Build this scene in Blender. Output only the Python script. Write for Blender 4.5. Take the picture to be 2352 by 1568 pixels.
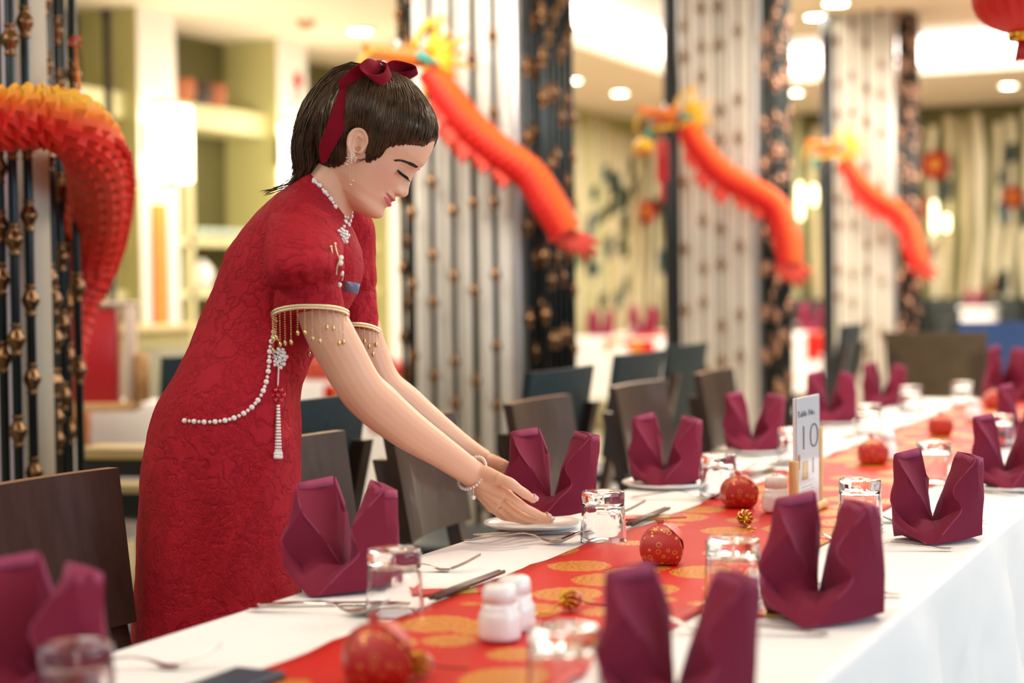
import bpy, bmesh, math, random
import numpy as np
from mathutils import Vector, Matrix, noise
from math import sin, cos, pi, radians, sqrt, hypot, atan2, exp
for o in list(bpy.data.objects): bpy.data.objects.remove(o)
S = bpy.context.scene; COL = S.collection
# ---------------------------------------------------------------- camera
F, YAW, PITCH, ROLL, CZ = 3900.0, .43444, .03232, -.01212, 1.1773
cy_, sy_, cp_, sp_ = cos(YAW), sin(YAW), cos(PITCH), sin(PITCH)
FW = Vector((-sy_*cp_, cy_*cp_, -sp_)); _r = Vector((cy_, sy_, 0)); _u = _r.cross(FW)
RT = cos(ROLL)*_r + sin(ROLL)*_u; UP = -sin(ROLL)*_r + cos(ROLL)*_u
CP = Vector((0, 0, CZ))
cam = bpy.data.cameras.new('camera'); co = bpy.data.objects.new('camera', cam); COL.objects.link(co)
co.matrix_world = Matrix(((RT.x, UP.x, -FW.x, 0), (RT.y, UP.y, -FW.y, 0), (RT.z, UP.z, -FW.z, CZ), (0, 0, 0, 1)))
cam.sensor_width = 36; cam.lens = F/2352*36; cam.clip_start = .05; cam.clip_end = 100
cam.dof.use_dof = True; cam.dof.focus_distance = 2.72; cam.dof.aperture_fstop = 2.2; cam.dof.aperture_blades = 0
S.camera = co
# ---------------------------------------------------------------- light, exposure
vs = S.view_settings; vs.view_transform = 'Standard'; vs.look = 'None'; vs.gamma = 1; vs.use_curve_mapping = False
vs.exposure = 0.1
W = bpy.data.worlds.new('world'); S.world = W; W.use_nodes = True
W.node_tree.nodes['Background'].inputs[0].default_value = (.86, .93, 1, 1)
W.node_tree.nodes['Background'].inputs[1].default_value = .34
def area(name, loc, target, sx, sy, power, col, spread=180):
    l = bpy.data.lights.new(name, 'AREA'); l.shape = 'RECTANGLE'; l.size = sx; l.size_y = sy; l.energy = power; l.color = col
    l.spread = radians(spread)
    o = bpy.data.objects.new(name, l); COL.objects.link(o); o.location = loc
    o.rotation_euler = (Vector(target)-Vector(loc)).to_track_quat('-Z', 'Y').to_euler(); return o
def spot(name, loc, target, power, col, ang=70, blend=.6, rad=.06):
    l = bpy.data.lights.new(name, 'SPOT'); l.energy = power; l.color = col; l.spot_size = radians(ang); l.spot_blend = blend; l.shadow_soft_size = rad
    o = bpy.data.objects.new(name, l); COL.objects.link(o); o.location = loc
    o.rotation_euler = (Vector(target)-Vector(loc)).to_track_quat('-Z', 'Y').to_euler(); return o
area('window_daylight', (4.2, 2.6, 1.7), (-1, 2.6, .9), 4.5, 2.0, 135, (.62, .80, 1))
WARM = (1, .86, .68)
area('ceiling_panel_light', (-.2, 4.3, 2.78), (-1.0, 2.6, .8), 1.6, 1.2, 58, (1, .92, .82))
area('aisle_panel_light', (-2.7, 1.3, 2.75), (-1.2, 2.4, .9), 1.4, 1.0, 26, (1, .94, .86))
area('front_fill', (-.6, .2, 2.6), (-1.3, 2.6, .9), 1.6, 1.2, 12, (1, .95, .88))  # added fill over the near end, not a fixture of the room
for _i, (_x, _y) in enumerate([(-.9, 1.2), (-.9, 2.9), (-.9, 4.6), (-2.7, 3.0), (-2.8, 5.6)]):
    spot('downlight_beam', (_x, _y, 2.78), (_x, _y+.1, 0), 42, WARM, 80, .7, .05)
for _x, _y, _p in [(-4.3, 4.5, 45), (-3.8, 8.5, 60), (-2.2, 9, 70), (-1.0, 7.4, 60), (-3.2, 13.5, 90), (-.6, 11, 80), (-4.4, 11.5, 50), (-4.6, 14.9, 60)]:
    area('hall_light', (_x, _y, 2.72), (_x, _y, 0), 1.6, 1.6, _p, (1, .9, .76))
area('column_fill', (-2.6, 4.4, 2.7), (-1.8, 8.5, 1.2), 2.2, .8, 36, (1, .93, .84), 120)  # added fill light that brightens the column fronts
# ---------------------------------------------------------------- helpers
def px(x, y, Z): return CP + Z*((x-1176)/F*RT - (y-784)/F*UP + FW)
def onp(x, y, ax, v):
    d = (x-1176)/F*RT - (y-784)/F*UP + FW
    return CP + (v-CP[ax])/d[ax]*d
def onz(x, y, z=.75): return onp(x, y, 2, z)
def lnk(n, d):
    o = bpy.data.objects.new(n, d); COL.objects.link(o); return o
def tag(o, label=None, cat=None, group=None, kind=None):
    if label: o['label'] = label
    if cat: o['category'] = cat
    if group: o['group'] = group
    if kind: o['kind'] = kind
    return o
def thing(n, label, cat, loc=(0, 0, 0), rz=0, group=None):
    o = lnk(n, None); o.location = loc; o.rotation_euler = (0, 0, rz); o.empty_display_size = .05
    return tag(o, label, cat, group)
def wloc(o):
    v = Vector((0, 0, 0))
    while o: v = v + o.location; o = o.parent
    return v
class B:
    """collects verts/faces (+uv per vertex, material index per face)"""
    def __init__(s): s.v = []; s.f = []; s.uv = {}; s.mi = []; s.cur = 0
    def add(s, vs, fs, uv=None):
        n = len(s.v); s.v += [tuple(p) for p in vs]; s.f += [tuple(i+n for i in f) for f in fs]; s.mi += [s.cur]*len(fs)
        if uv:
            for i, q in enumerate(uv): s.uv[n+i] = q
        return s
    def grid(s, P, cu=False, cv=False, caps=False, uv=True):
        nu, nv = len(P), len(P[0]); vs = [q for r in P for q in r]; fs = []
        for i in range(nu-(0 if cu else 1)):
            for j in range(nv-(0 if cv else 1)):
                a, b = i, (i+1) % nu; c, d = j, (j+1) % nv
                fs.append((a*nv+c, b*nv+c, b*nv+d, a*nv+d))
        if caps: fs.append(tuple(range(nv))); fs.append(tuple((nu-1)*nv+j for j in reversed(range(nv))))
        return s.add(vs, fs, [(i/max(1, nu-1), j/max(1, nv-1)) for i in range(nu) for j in range(nv)] if uv else None)
    def lathe(s, prof, n=24, c=(0, 0, 0), ax='z', mod=None, caps=True):
        P = []
        for (r, z) in prof:
            row = []
            for j in range(n):
                t = 2*pi*j/n; rr = r*(mod(t, z) if mod else 1); x, y = rr*cos(t), rr*sin(t)
                q = (x, y, z) if ax == 'z' else (z, x, y) if ax == 'x' else (y, z, x)
                row.append((c[0]+q[0], c[1]+q[1], c[2]+q[2]))
            P.append(row)
        return s.grid(P, cv=True, caps=caps)
    def box(s, x0, x1, y0, y1, z0, z1):
        vs = [(x, y, z) for z in (z0, z1) for y in (y0, y1) for x in (x0, x1)]
        return s.add(vs, [(0, 2, 3, 1), (4, 5, 7, 6), (0, 1, 5, 4), (2, 6, 7, 3), (0, 4, 6, 2), (1, 3, 7, 5)])
    def tube(s, pts, rad, n=8, caps=True, closed=False, flat=1.0, up0=None):
        pts = [Vector(p) for p in pts]; m = len(pts)
        if not isinstance(rad, (list, tuple)): rad = [rad]*m
        P = []; up = Vector(up0) if up0 else None
        for i in range(m):
            t = (pts[(i+1) % m if closed else min(i+1, m-1)]-pts[(i-1) % m if closed else max(i-1, 0)])
            if t.length < 1e-9: t = Vector((0, 0, 1))
            t.normalize()
            if up is None: up = Vector((0, 0, 1)) if abs(t.z) < .9 else Vector((1, 0, 0))
            x = up.cross(t)
            if x.length < 1e-5: x = Vector((1, 0, 0)).cross(t)
            x.normalize(); up = t.cross(x).normalized()
            P.append([pts[i]+rad[i]*(cos(2*pi*j/n)*x+flat*sin(2*pi*j/n)*up) for j in range(n)])
        return s.grid(P, cu=closed, cv=True, caps=caps and not closed)
    def ball(s, c, r, n=8, m=6, sc=(1, 1, 1)):
        vs = [(c[0], c[1], c[2]+r*sc[2])]; fs = []
        for i in range(1, m):
            a = pi*i/m
            for j in range(n):
                t = 2*pi*j/n; vs.append((c[0]+r*sc[0]*sin(a)*cos(t), c[1]+r*sc[1]*sin(a)*sin(t), c[2]+r*sc[2]*cos(a)))
        vs.append((c[0], c[1], c[2]-r*sc[2])); L = len(vs)-1
        for j in range(n):
            k = (j+1) % n; fs.append((0, 1+j, 1+k)); fs.append((L, 1+(m-2)*n+k, 1+(m-2)*n+j))
            for i in range(m-2): fs.append((1+i*n+j, 1+(i+1)*n+j, 1+(i+1)*n+k, 1+i*n+k))
        return s.add(vs, fs)
    def rbox(s, x0, x1, y0, y1, z0, z1, r=.006, n=3):
        """box with rounded vertical and top/bottom edges"""
        P = []; r = min(r, (x1-x0)/2.01, (y1-y0)/2.01, (z1-z0)/2.01)
        def ring(ins, z):
            o = []
            rr = max(r-ins, 1e-4)
            for cx, cyy, a0 in ((x1-r, y1-r, 0), (x0+r, y1-r, 90), (x0+r, y0+r, 180), (x1-r, y0+r, 270)):
                for k in range(n+1):
                    a = radians(a0+90*k/n); o.append((cx+rr*cos(a), cyy+rr*sin(a), z))
            return o
        for k in range(n+1): a = pi/2*k/n; P.append(ring(r*(1-sin(a)), z0+r*(1-cos(a))))
        for k in range(n+1): a = pi/2*k/n; P.append(ring(r*(1-cos(a)), z1-r*(1-sin(a))))
        return s.grid(P, cv=True, caps=True)
    def xf(s, M, n0=0):
        for i in range(n0, len(s.v)): s.v[i] = tuple(M @ Vector(s.v[i]))
        return s
    def data(s, name, mat, off=(0, 0, 0), smooth=True):
        me = bpy.data.meshes.new(name)
        me.from_pydata([(p[0]-off[0], p[1]-off[1], p[2]-off[2]) for p in s.v], [], s.f)
        for m in (mat if isinstance(mat, list) else [mat]): me.materials.append(m)
        if s.uv:
            u = me.uv_layers.new(name='UVMap')
            for l in me.loops: u.data[l.index].uv = s.uv.get(l.vertex_index, (0, 0))
        for i, p in enumerate(me.polygons): p.use_smooth = smooth; p.material_index = s.mi[i]
        me.validate(); return me
    def obj(s, name, mat, parent=None, smooth=True, world=False, sharp=None):
        off = wloc(parent) if (world and parent) else (0, 0, 0)
        me = s.data(name, mat, off, smooth)
        if smooth and sharp: me.set_sharp_from_angle(angle=radians(sharp))
        o = lnk(name, me); o.parent = parent; return o
def kids(o): return [c for c in o.children]
def copy_tree(o, parent=None, loc=None, rz=None, label=None):
    c = o.copy(); COL.objects.link(c); c.parent = parent
    if loc is not None: c.location = loc
    if rz is not None: c.rotation_euler = (0, 0, rz)
    if label: c['label'] = label
    for k in kids(o): copy_tree(k, c)
    return c
def mod(o, t, **k):
    m = o.modifiers.new(t.lower(), t)
    for a, b in k.items(): setattr(m, a, b)
    return m
def bake(o):
    """apply modifiers to the object's own mesh"""
    dg = bpy.context.evaluated_depsgraph_get(); me = bpy.data.meshes.new_from_object(o.evaluated_get(dg))
    o.modifiers.clear(); o.data = me; return o
def lerp(a, b, t): return a+(b-a)*t
def interp(t, xs, ys): return float(np.interp(t, xs, ys))
def spline(P, n):
    """Catmull-Rom through P, n samples"""
    P = [Vector(p) for p in P]; out = []; m = len(P)-1
    for k in range(n):
        t = k/(n-1)*m; i = min(int(t), m-1); t -= i
        p0, p1, p2, p3 = P[max(i-1, 0)], P[i], P[i+1], P[min(i+2, m)]
        out.append(.5*((2*p1)+(p2-p0)*t+(2*p0-5*p1+4*p2-p3)*t*t+(3*p1-p0-3*p2+p3)*t**3))
    return out
# ---------------------------------------------------------------- materials
def srgb(h):
    c = [int(h[i:i+2], 16)/255 for i in (0, 2, 4)]
    return tuple(x/12.92 if x <= .04045 else ((x+.055)/1.055)**2.4 for x in c)
class M_:
    def __init__(s, name, col='ffffff', rough=.5, metal=0, **k):
        s.m = bpy.data.materials.new(name); s.m.use_nodes = True; s.t = s.m.node_tree; s.n = s.t.nodes; s.p = s.n['Principled BSDF']
        s.set('Base Color', (*srgb(col), 1)); s.set('Roughness', rough); s.set('Metallic', metal)
        for a, b in k.items(): s.set(a.replace('_', ' '), b)
    def set(s, a, v): s.p.inputs[a].default_value = v; return s
    def nd(s, t, **k):
        q = s.n.new('ShaderNode'+t)
        for a, b in k.items():
            if hasattr(q, a): setattr(q, a, b)
            else: q.inputs[a.replace('_', ' ')].default_value = b
        return q
    def ln(s, a, b): s.t.links.new(a, b); return s
    def co(s, kind='Object', scale=(1, 1, 1), rot=(0, 0, 0)):
        tc = s.nd('TexCoord'); mp = s.nd('Mapping'); mp.inputs['Scale'].default_value = scale; mp.inputs['Rotation'].default_value = rot
        s.ln(tc.outputs[kind], mp.inputs[0]); return mp.outputs[0]
    def noise(s, scale, detail=3, rough=.55, vec=None, dist=0):
        q = s.nd('TexNoise', Scale=scale, Detail=detail, Roughness=rough, Distortion=dist)
        if vec: s.ln(vec, q.inputs['Vector'])
        return q.outputs[0]
    def ramp(s, fac, stops, interp='LINEAR'):
        q = s.nd('ValToRGB'); q.color_ramp.interpolation = interp
        e = q.color_ramp.elements
        while len(e) < len(stops): e.new(.5)
        for i, (p, c) in enumerate(stops): e[i].position = p; e[i].color = (*(srgb(c) if isinstance(c, str) else (c, c, c)), 1)
        s.ln(fac, q.inputs[0]); return q.outputs[0]
    def math(s, op, a, b=None, c=None):
        q = s.nd('Math', operation=op)
        for i, v in enumerate((a, b, c)):
            if v is None: continue
            if isinstance(v, (int, float)): q.inputs[i].default_value = v
            else: s.ln(v, q.inputs[i])
        return q.outputs[0]
    def mix(s, fac, a, b, blend='MIX'):
        q = s.nd('Mix', data_type='RGBA', blend_type=blend)
        for i, v in ((0, fac), (6, a), (7, b)):
            if isinstance(v, str): q.inputs[i].default_value = (*srgb(v), 1)
            elif isinstance(v, (int, float)): q.inputs[i].default_value = v
            else: s.ln(v, q.inputs[i])
        return q.outputs[2]
    def color(s, out): return s.ln(out, s.p.inputs['Base Color'])
    def bump(s, h, strength=.3, dist=.002):
        q = s.nd('Bump', Strength=strength, Distance=dist); s.ln(h, q.inputs['Height']); s.ln(q.outputs[0], s.p.inputs['Normal']); return s
def mk(name, col, rough=.5, metal=0, **k): return M_(name, col, rough, metal, **k).m
def emit(name, col, st):
    a = M_(name, col, .5); a.set('Emission Color', (*srgb(col), 1)); a.set('Emission Strength', st); return a.m
def noisy(name, c1, c2, scale, rough=.5, metal=0, bump=0, dist=.002, stretch=(1, 1, 1), detail=4, **k):
    a = M_(name, c1, rough, metal, **k); v = a.co('Object', stretch); n = a.noise(scale, detail, .55, v)
    a.color(a.ramp(n, [(.3, c1), (.7, c2)]))
    if bump: a.bump(n, bump, dist)
    return a.m
# ================================================================ setting: floor, walls, ceiling
XL, YB, ZC = -6.2, 16.5, 2.85
m_floor = noisy('floor_stone', 'b9a88c', 'cdbfa6', 1.5, .35, bump=.05)
B().box(-8, 6, -1.2, 17.2, -.1, 0).obj('floor', m_floor)['kind'] = 'structure'
m_ceil = noisy('ceiling_plaster', 'efe0c4', 'f3e6cf', .8, .8)
m_tray = mk('tray_plaster', 'fdf8f4', .8)
# ceiling slab with a recessed L-shaped tray
b = B()
for x0, x1, y0, y1 in [(-8, -4.6, -1.2, 17.2), (-4.6, -3.4, -1.2, 7.5), (-4.6, 6, 13.9, 17.2), (-3.4, 6, -1.2, 11.3)]:
    b.box(x0, x1, y0, y1, ZC, ZC+.12)
c = b.obj('ceiling', m_ceil, smooth=False); c['kind'] = 'structure'
b = B().box(-4.75, 6, 7.3, 14.1, 3.12, 3.2)
b.box(-4.7, -4.62, 7.4, 14, ZC+.12, 3.12); b.box(-4.7, 6, 13.92, 14, ZC+.12, 3.12)
t = b.obj('trim_1', m_tray, smooth=False); t['kind'] = 'structure'
m_cove = emit('cove_strip', 'fff6f2', 7)
b = B().box(-4.58, -4.5, 7.6, 13.85, 2.98, 3.1)
tag(b.obj('cove_light', m_cove, smooth=False), 'long white cove light strip in the ceiling tray running away from the viewer', 'light')
b = B().box(-4.4, 6, 13.8, 13.88, 2.93, 3.06)
tag(b.obj('cove_light', m_cove, smooth=False), 'white cove light strip across the far edge of the ceiling tray', 'light')
b = B().box(-3.2, 6, 11.42, 11.5, 2.98, 3.1)
tag(b.obj('cove_light', m_cove, smooth=False), 'white cove light strip across the near edge of the ceiling tray', 'light')
# air grilles on the tray soffit (far, right)
m_gr = mk('grille_grey', 'c9c3b2', .6)
for k in range(3):
    g = thing('air_grille', ['leftmost pale slotted air grille above the ceiling tray', 'middle pale slotted air grille above the ceiling tray', 'rightmost pale slotted air grille above the ceiling tray'][k], 'grille', (-3.1+1.5*k, 12.75, 3.09))
    B().box(-.6, .6, -.14, .14, .0, .025).obj('frame', m_gr, g, smooth=False)
    for q in range(4): B().box(-.56, .56, -.1+.06*q, -.07+.06*q, -.02, .005).obj('slat', mk('slat_grey', 'a9a492', .6) if q+k == 0 else bpy.data.materials['slat_grey'], g, smooth=False)
# ---- back wall with relief mural of vertical wavy strips
m_wb = mk('wall_green', '77754c', .8)
B().box(-8, 6, YB, YB+.15, 0, ZC).obj('wall_back', m_wb)['kind'] = 'structure'
WB = bpy.data.objects['wall_back']
m_ba = [noisy('batten_'+n, a, bb, 3.0, .7, stretch=(1, 1, .35)) for n, a, bb in (('cream', 'dccfa6', 'efe6c8'), ('sand', 'cdbb8c', 'e2d5b0'), ('sage', 'a8ad84', 'c9c79c'))]
m_bt = [mk('chip_teal', '1a4650', .6), mk('chip_green', '1c3022', .6), mk('chip_rust', '8a4a30', .6)]
rnd = random.Random(4)
def wavy(b, u0, w, z0, z1, ph, amp, fr, to, n=12):
    rows = []
    for k in range(n+1):
        z = lerp(z0, z1, k/n); d = amp*sin(fr*z+ph)+amp*.5*sin(2.3*fr*z+1.7*ph)
        ww = w*(.8+.25*sin(fr*1.4*z+ph*2.1))
        rows.append([to(u0+d-ww/2, .0, z), to(u0+d-ww/2, .03, z), to(u0+d+ww/2, .03, z), to(u0+d+ww/2, .0, z)])
    return b.grid(rows)
def back_to(u, d, z): return (u, YB-d, z)
def left_to(u, d, z): return (XL+d, u, z)
u = XL+.05; k = 0
while u < 1.2:
    w = rnd.uniform(.075, .12)
    b = B(); wavy(b, u, w, .0, ZC-rnd.uniform(.02, .2), rnd.uniform(0, 6), .02, 3.2, back_to)
    b.obj('batten', m_ba[rnd.choice([0, 1, 1, 1, 0, 2])], WB, world=False)
    u += w+rnd.uniform(.035, .09); k += 1
for k in range(70):
    u, z = rnd.uniform(-6, 1), rnd.uniform(.95, 2.3); hh = rnd.uniform(.16, .34); sl = rnd.uniform(-.06, .06)
    b = B(); w = rnd.uniform(.07, .15)
    P = [(u-w/2, z), (u+w/2, z+hh*.2), (u+w/2+sl, z+hh), (u-w/2+sl, z+hh*.8)]
    b.add([(p[0], YB-.032, p[1]) for p in P]+[(p[0], YB-.05, p[1]) for p in P], [(0, 1, 2, 3), (7, 6, 5, 4), (0, 4, 5, 1), (1, 5, 6, 2), (2, 6, 7, 3), (3, 7, 4, 0)])
    b.obj('chip', m_bt[rnd.choice([0, 1, 1, 2])], WB, smooth=False)
for k in range(5):
    b = B().box(-5.1+1.5*k, -4.85+1.5*k, YB-.06, YB-.02, 2.42, 2.62); b.obj('vent', mk('vent_olive', '5a5a3c', .7) if k == 0 else bpy.data.materials['vent_olive'], WB, smooth=False)
# ---- left wall: far stretch is carved relief, near stretch has pillars and shelf niches
m_wl = mk('wall_olive', 'b5ae66', .75)
Y0 = 13.2
b = B().box(XL-.6, XL-.45, 2, Y0, 0, ZC); b.box(XL-.15, XL, Y0, YB, 0, ZC); b.box(XL-.6, XL, Y0-.02, Y0, 0, ZC)
WL = b.obj('wall_left', m_wl, smooth=False); WL['kind'] = 'structure'
u = Y0+.08
while u < YB-.05:
    w = rnd.uniform(.07, .13); b = B(); wavy(b, u, w, 0, ZC-rnd.uniform(.02, .16), rnd.uniform(0, 6), .035, 4.2, left_to)
    b.obj('batten', m_ba[rnd.choice([0, 1, 1, 2])], WL); u += w+rnd.uniform(.03, .07)
for k in range(40):
    u, z = rnd.uniform(Y0+.1, YB-.1), rnd.uniform(.9, 2.3); hh = rnd.uniform(.12, .3); w = rnd.uniform(.08, .16); b = B()
    P = [(u-w/2, z), (u+w/2, z+hh*.25), (u+w/2, z+hh), (u-w/2, z+hh*.75)]
    b.add([(XL+.034, p[0], p[1]) for p in P]+[(XL+.05, p[0], p[1]) for p in P], [(0, 1, 2, 3), (7, 6, 5, 4), (0, 4, 5, 1), (1, 5, 6, 2), (2, 6, 7, 3), (3, 7, 4, 0)]); b.obj('chip', m_bt[rnd.choice([0, 1, 1, 1])], WL, smooth=False)
m_pil = mk('pillar_white', 'f3efe6', .6); m_side = mk('pillar_olive', 'c9c486', .7)
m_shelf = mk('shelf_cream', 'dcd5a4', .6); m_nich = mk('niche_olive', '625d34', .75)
PY = []
for (xa, xb) in ((320, 408), (640, 728)):
    PY.append((onp(xa, 400, 0, XL).y, onp(xb, 400, 0, XL).y))
PW = PY[0][1]-PY[0][0]; STEP = PY[1][0]-PY[0][0]
NL = {-1: 'olive shelf niche behind the bead rod screen at the left edge', 0: 'olive shelf niche with white crockery between the two lit white pillars', 1: 'olive shelf niche right of the second lit pillar, partly behind the woman'}
for k in range(-1, 3):
    y0 = PY[0][0]+k*STEP
    b = B().box(XL-.45, XL, y0+.004, y0+PW, 0, ZC); b.cur = 1; b.box(XL-.452, XL-.002, y0, y0+.004, 0, ZC)
    p = b.obj('trim_%d' % (k+4), [m_pil, m_side], smooth=False); p['kind'] = 'structure'
    # niche between this pillar and the next
    ya, yb = y0+PW, y0+STEP
    if k not in NL: continue
    s = thing('shelf_unit', NL[k], 'shelf', (XL-.3, (ya+yb)/2, 0))
    hw = (yb-ya)/2
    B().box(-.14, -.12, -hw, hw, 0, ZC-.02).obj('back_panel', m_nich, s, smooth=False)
    for z in (.42, .80, 1.13, 1.46, 2.2): B().box(-.12, .2, -hw, hw, z, z+(.05 if z < 1.9 else .15)).obj('shelf', m_shelf, s, smooth=False)
    B().box(-.12, .2, -hw*.55, -hw*.55+.05, 0, 2.2).obj('divider', m_shelf, s, smooth=False)
SH0 = (PY[0][0]+PW, PY[0][0]+STEP)
# ================================================================ columns screened by rods with turned beads
m_rod = mk('rod_iron', '2c3436', .32, .75)
m_bead = noisy('bead_bronze', '5c4230', '8a6642', 25, .2, .85)
m_post = mk('post_black', '23282c', .35, .3); m_steel = mk('steel_strip', 'c9c6c4', .3, .6)
m_panel = [noisy('panel_lavender', 'dccdd0', 'cfc4cf', 2, .45), noisy('panel_cream', 'e9e2d2', 'f6f1e6', 2, .5)]
m_pgroove = mk('panel_groove', '8f8a7c', .6)
bd = B(); bp = [(.011, -.036), (.0125, -.034), (.0125, -.029), (.0105, -.026), (.0125, -.018), (.019, -.006), (.0205, 0), (.019, .006), (.0125, .018), (.0105, .026), (.0125, .029), (.0125, .034), (.011, .036)]
bd.lathe(bp, 12); bead_me = bd.data('bead', m_bead); bead_far = bd.data('bead', mk('bead_bright', 'b58c74', .16, .9))  # far beads: lighter copy of the bead metal, lamp highlights put into its colour
ROD = {}; m_grod = mk('rod_grey', '8d8578', .4, .5)
def rod(par, x, y, h, beads, mat=m_rod, r=.0105, far=False):
    key = (round(h, 2), mat.name)
    if key not in ROD:
        ROD[key] = B().lathe([(r, 0), (r, h)], 8).data('rod', mat)
    o = lnk('rod', ROD[key]); o.parent = par; o.location = (x, y, 0)
    for z in beads:
        q = lnk('bead', bead_far if far else bead_me); q.parent = o; q.location = (0, 0, z)
def beads_random(rnd, z0, z1, step=.30):
    z = z0+rnd.uniform(0, step); o = []
    while z < z1:
        o.append(z); z += step*rnd.uniform(.55, 1.3)
    return o
def column(lab, cx, cy, wf, dp, pan, seed, zvis=0, h=ZC, nfront=5, nside=5, left=True, postl=True, frod=None):
    frod = frod or m_rod
    rnd = random.Random(seed)
    t = thing('column', lab, 'column', (cx, cy, 0))
    # front panel of vertical boards, its near face at local y = 0, spanning x -wf/2 .. wf/2
    nb = 6
    B().box(-wf/2, wf/2, .02, .06, 0, h).obj('panel_back', m_pgroove, t, smooth=False)
    for k in range(nb):
        x0 = -wf/2+wf*k/nb
        B().rbox(x0+.004, x0+wf/nb-.004, -.004, .022, 0, h, .004, 1).obj('board', m_panel[pan], t)
    B().rbox(wf/2, wf/2+.03, -.012, .06, 0, h, .004, 1).obj('steel_strip', m_steel, t)
    if postl: B().rbox(-wf/2-.075, -wf/2-.01, -.02, .06, 0, h, .006, 1).obj('post', m_post, t)
    # inner core, dark, set back behind the side rods
    B().box(-wf/2+.06, wf/2-.05, .06, dp, 0, h).obj('core', m_post, t, smooth=False)
    B().rbox(wf/2+.035, wf/2+.10, dp-.05, dp, 0, h, .006, 1).obj('post', m_post, t)
    for k in range(nfront):
        rod(t, -wf/2+wf*(k+.5)/nfront, -.06, h, beads_random(rnd, .1+zvis, h, .26), frod, .0105 if frod is m_rod else .008)
    for q in range(2):
        for k in range(nside):
            rod(t, wf/2+.055+.05*q, .02+(dp-.03)*(k+.5*q)/nside, h, beads_random(rnd, .1+zvis, h, .26), far=frod is m_grod)
    if left:
        for q in range(2):
            for k in range(nside-1): rod(t, -wf/2-.03-.06*q, .08+(dp-.1)*(k+.5*q)/(nside-1), h, beads_random(rnd, .1+zvis, h, .3))
    return t
def cpos(xa, xb, Z):
    """centre x, y and width of a front panel seen between pixels xa and xb (its middle at depth Z)"""
    c = px((xa+xb)/2, 640, Z); a = onp(xa, 640, 1, c.y); d = onp(xb, 640, 1, c.y)
    return (a.x+d.x)/2, c.y, d.x-a.x
C1 = cpos(950, 1186, 6.2); C2 = cpos(1562, 1728, 8.3); C3 = cpos(1916, 2046, 10.6)
C1 = (C1[0]-.012, C1[1], C1[2])
column('bead-screened column nearest behind the woman, wrapped by the largest paper dragon', C1[0], C1[1], C1[2], .34, 1, 3, .3, nside=6, postl=False)
column('middle column of the hall with black posts and beads, behind the tented table card', C2[0], C2[1], C2[2], .34, 1, 5, .5, nfront=4, frod=m_grod)
column('farthest column, its top meeting the ceiling, right of the table card', C3[0], C3[1], C3[2], .36, 1, 8, .6, nfront=4, frod=m_grod)
# nearest column at the left edge of the frame: only its lavender panel and rods are in view
_c = onp(86, 600, 1, 3.0); C0 = (_c.x-.23, 3.0, .46)
t = thing('column', 'nearest column at the left edge, lavender panel behind iron rods', 'column', (C0[0], C0[1], 0))
B().box(-.23, .19, .02, .06, 0, ZC).obj('panel_back', m_pgroove, t, smooth=False)
for k in range(4): B().rbox(-.23+.105*k, -.128+.105*k, -.004, .022, 0, ZC, .004, 1).obj('board', m_panel[0], t)
B().rbox(.19, .23, -.012, .05, 0, ZC, .004, 1).obj('steel_strip', mk('corner_beige', 'b9ad98', .5), t)
# rods: (pixel x at mid height, depth offset behind panel plane, bead pixel ys)
Y_ = C0[1]
for (xp, yy, bs) in [(3, -.10, [385, 520, 640, 820]), (33, -.10, [90, 550, 780, 990, 330, 1220]), (68, -.06, [50, 330, 495, 690, 870, 1085]),
                     (112, .12, [150, 0, 360, 880, 640]), (122, .2, [780, 880, 960, 1010, 690]), (140, .28, [70, 190, 430, 590, 745, 910]), (176, .34, [170, 395, 660, 850]), (152, .42, [400, 560, 820, 990, 700])]:
    p = onp(xp, 600, 1, Y_+yy)
    zs = []
    for by in bs: zs.append(onp(xp, by, 1, Y_+yy).z)
    rod(t, p.x-C0[0], yy, ZC, [z for z in zs if .05 < z < 2.8])
# ================================================================ main table
TX0, TX1, TY0, TY1, TZ = -1.283, -.463, .55, 6.3, .75
m_wood = noisy('table_wood', '4a3628', '5d4634', 6, .4)
t = thing('dining_table', 'long dining table hidden under the white cloth, feet only', 'table', ((TX0+TX1)/2, (TY0+TY1)/2, 0))
hx, hy = (TX1-TX0)/2-.01, (TY1-TY0)/2-.01
B().rbox(-hx, hx, -hy, hy, .705, .742, .006, 2).obj('tabletop', m_wood, t)
for sx in (-1, 1):
    for yy in (-hy+.1, -hy/3, hy/3, hy-.1):
        B().rbox(sx*(hx-.25)-.03, sx*(hx-.25)+.03, yy-.03, yy+.03, 0, .705, .004, 2).obj('leg', m_wood, t)
a = M_('cloth_white', 'f6f3f1', .75, Sheen_Weight=.15)
v = a.co('Object', (1, 1, 1)); n = a.noise(900, 2, .5, v); n2 = a.noise(7, 3, .5, v)
a.bump(a.math('ADD', a.math('MULTIPLY', n, .12), n2), .12, .004); m_cloth = a.m
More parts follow.
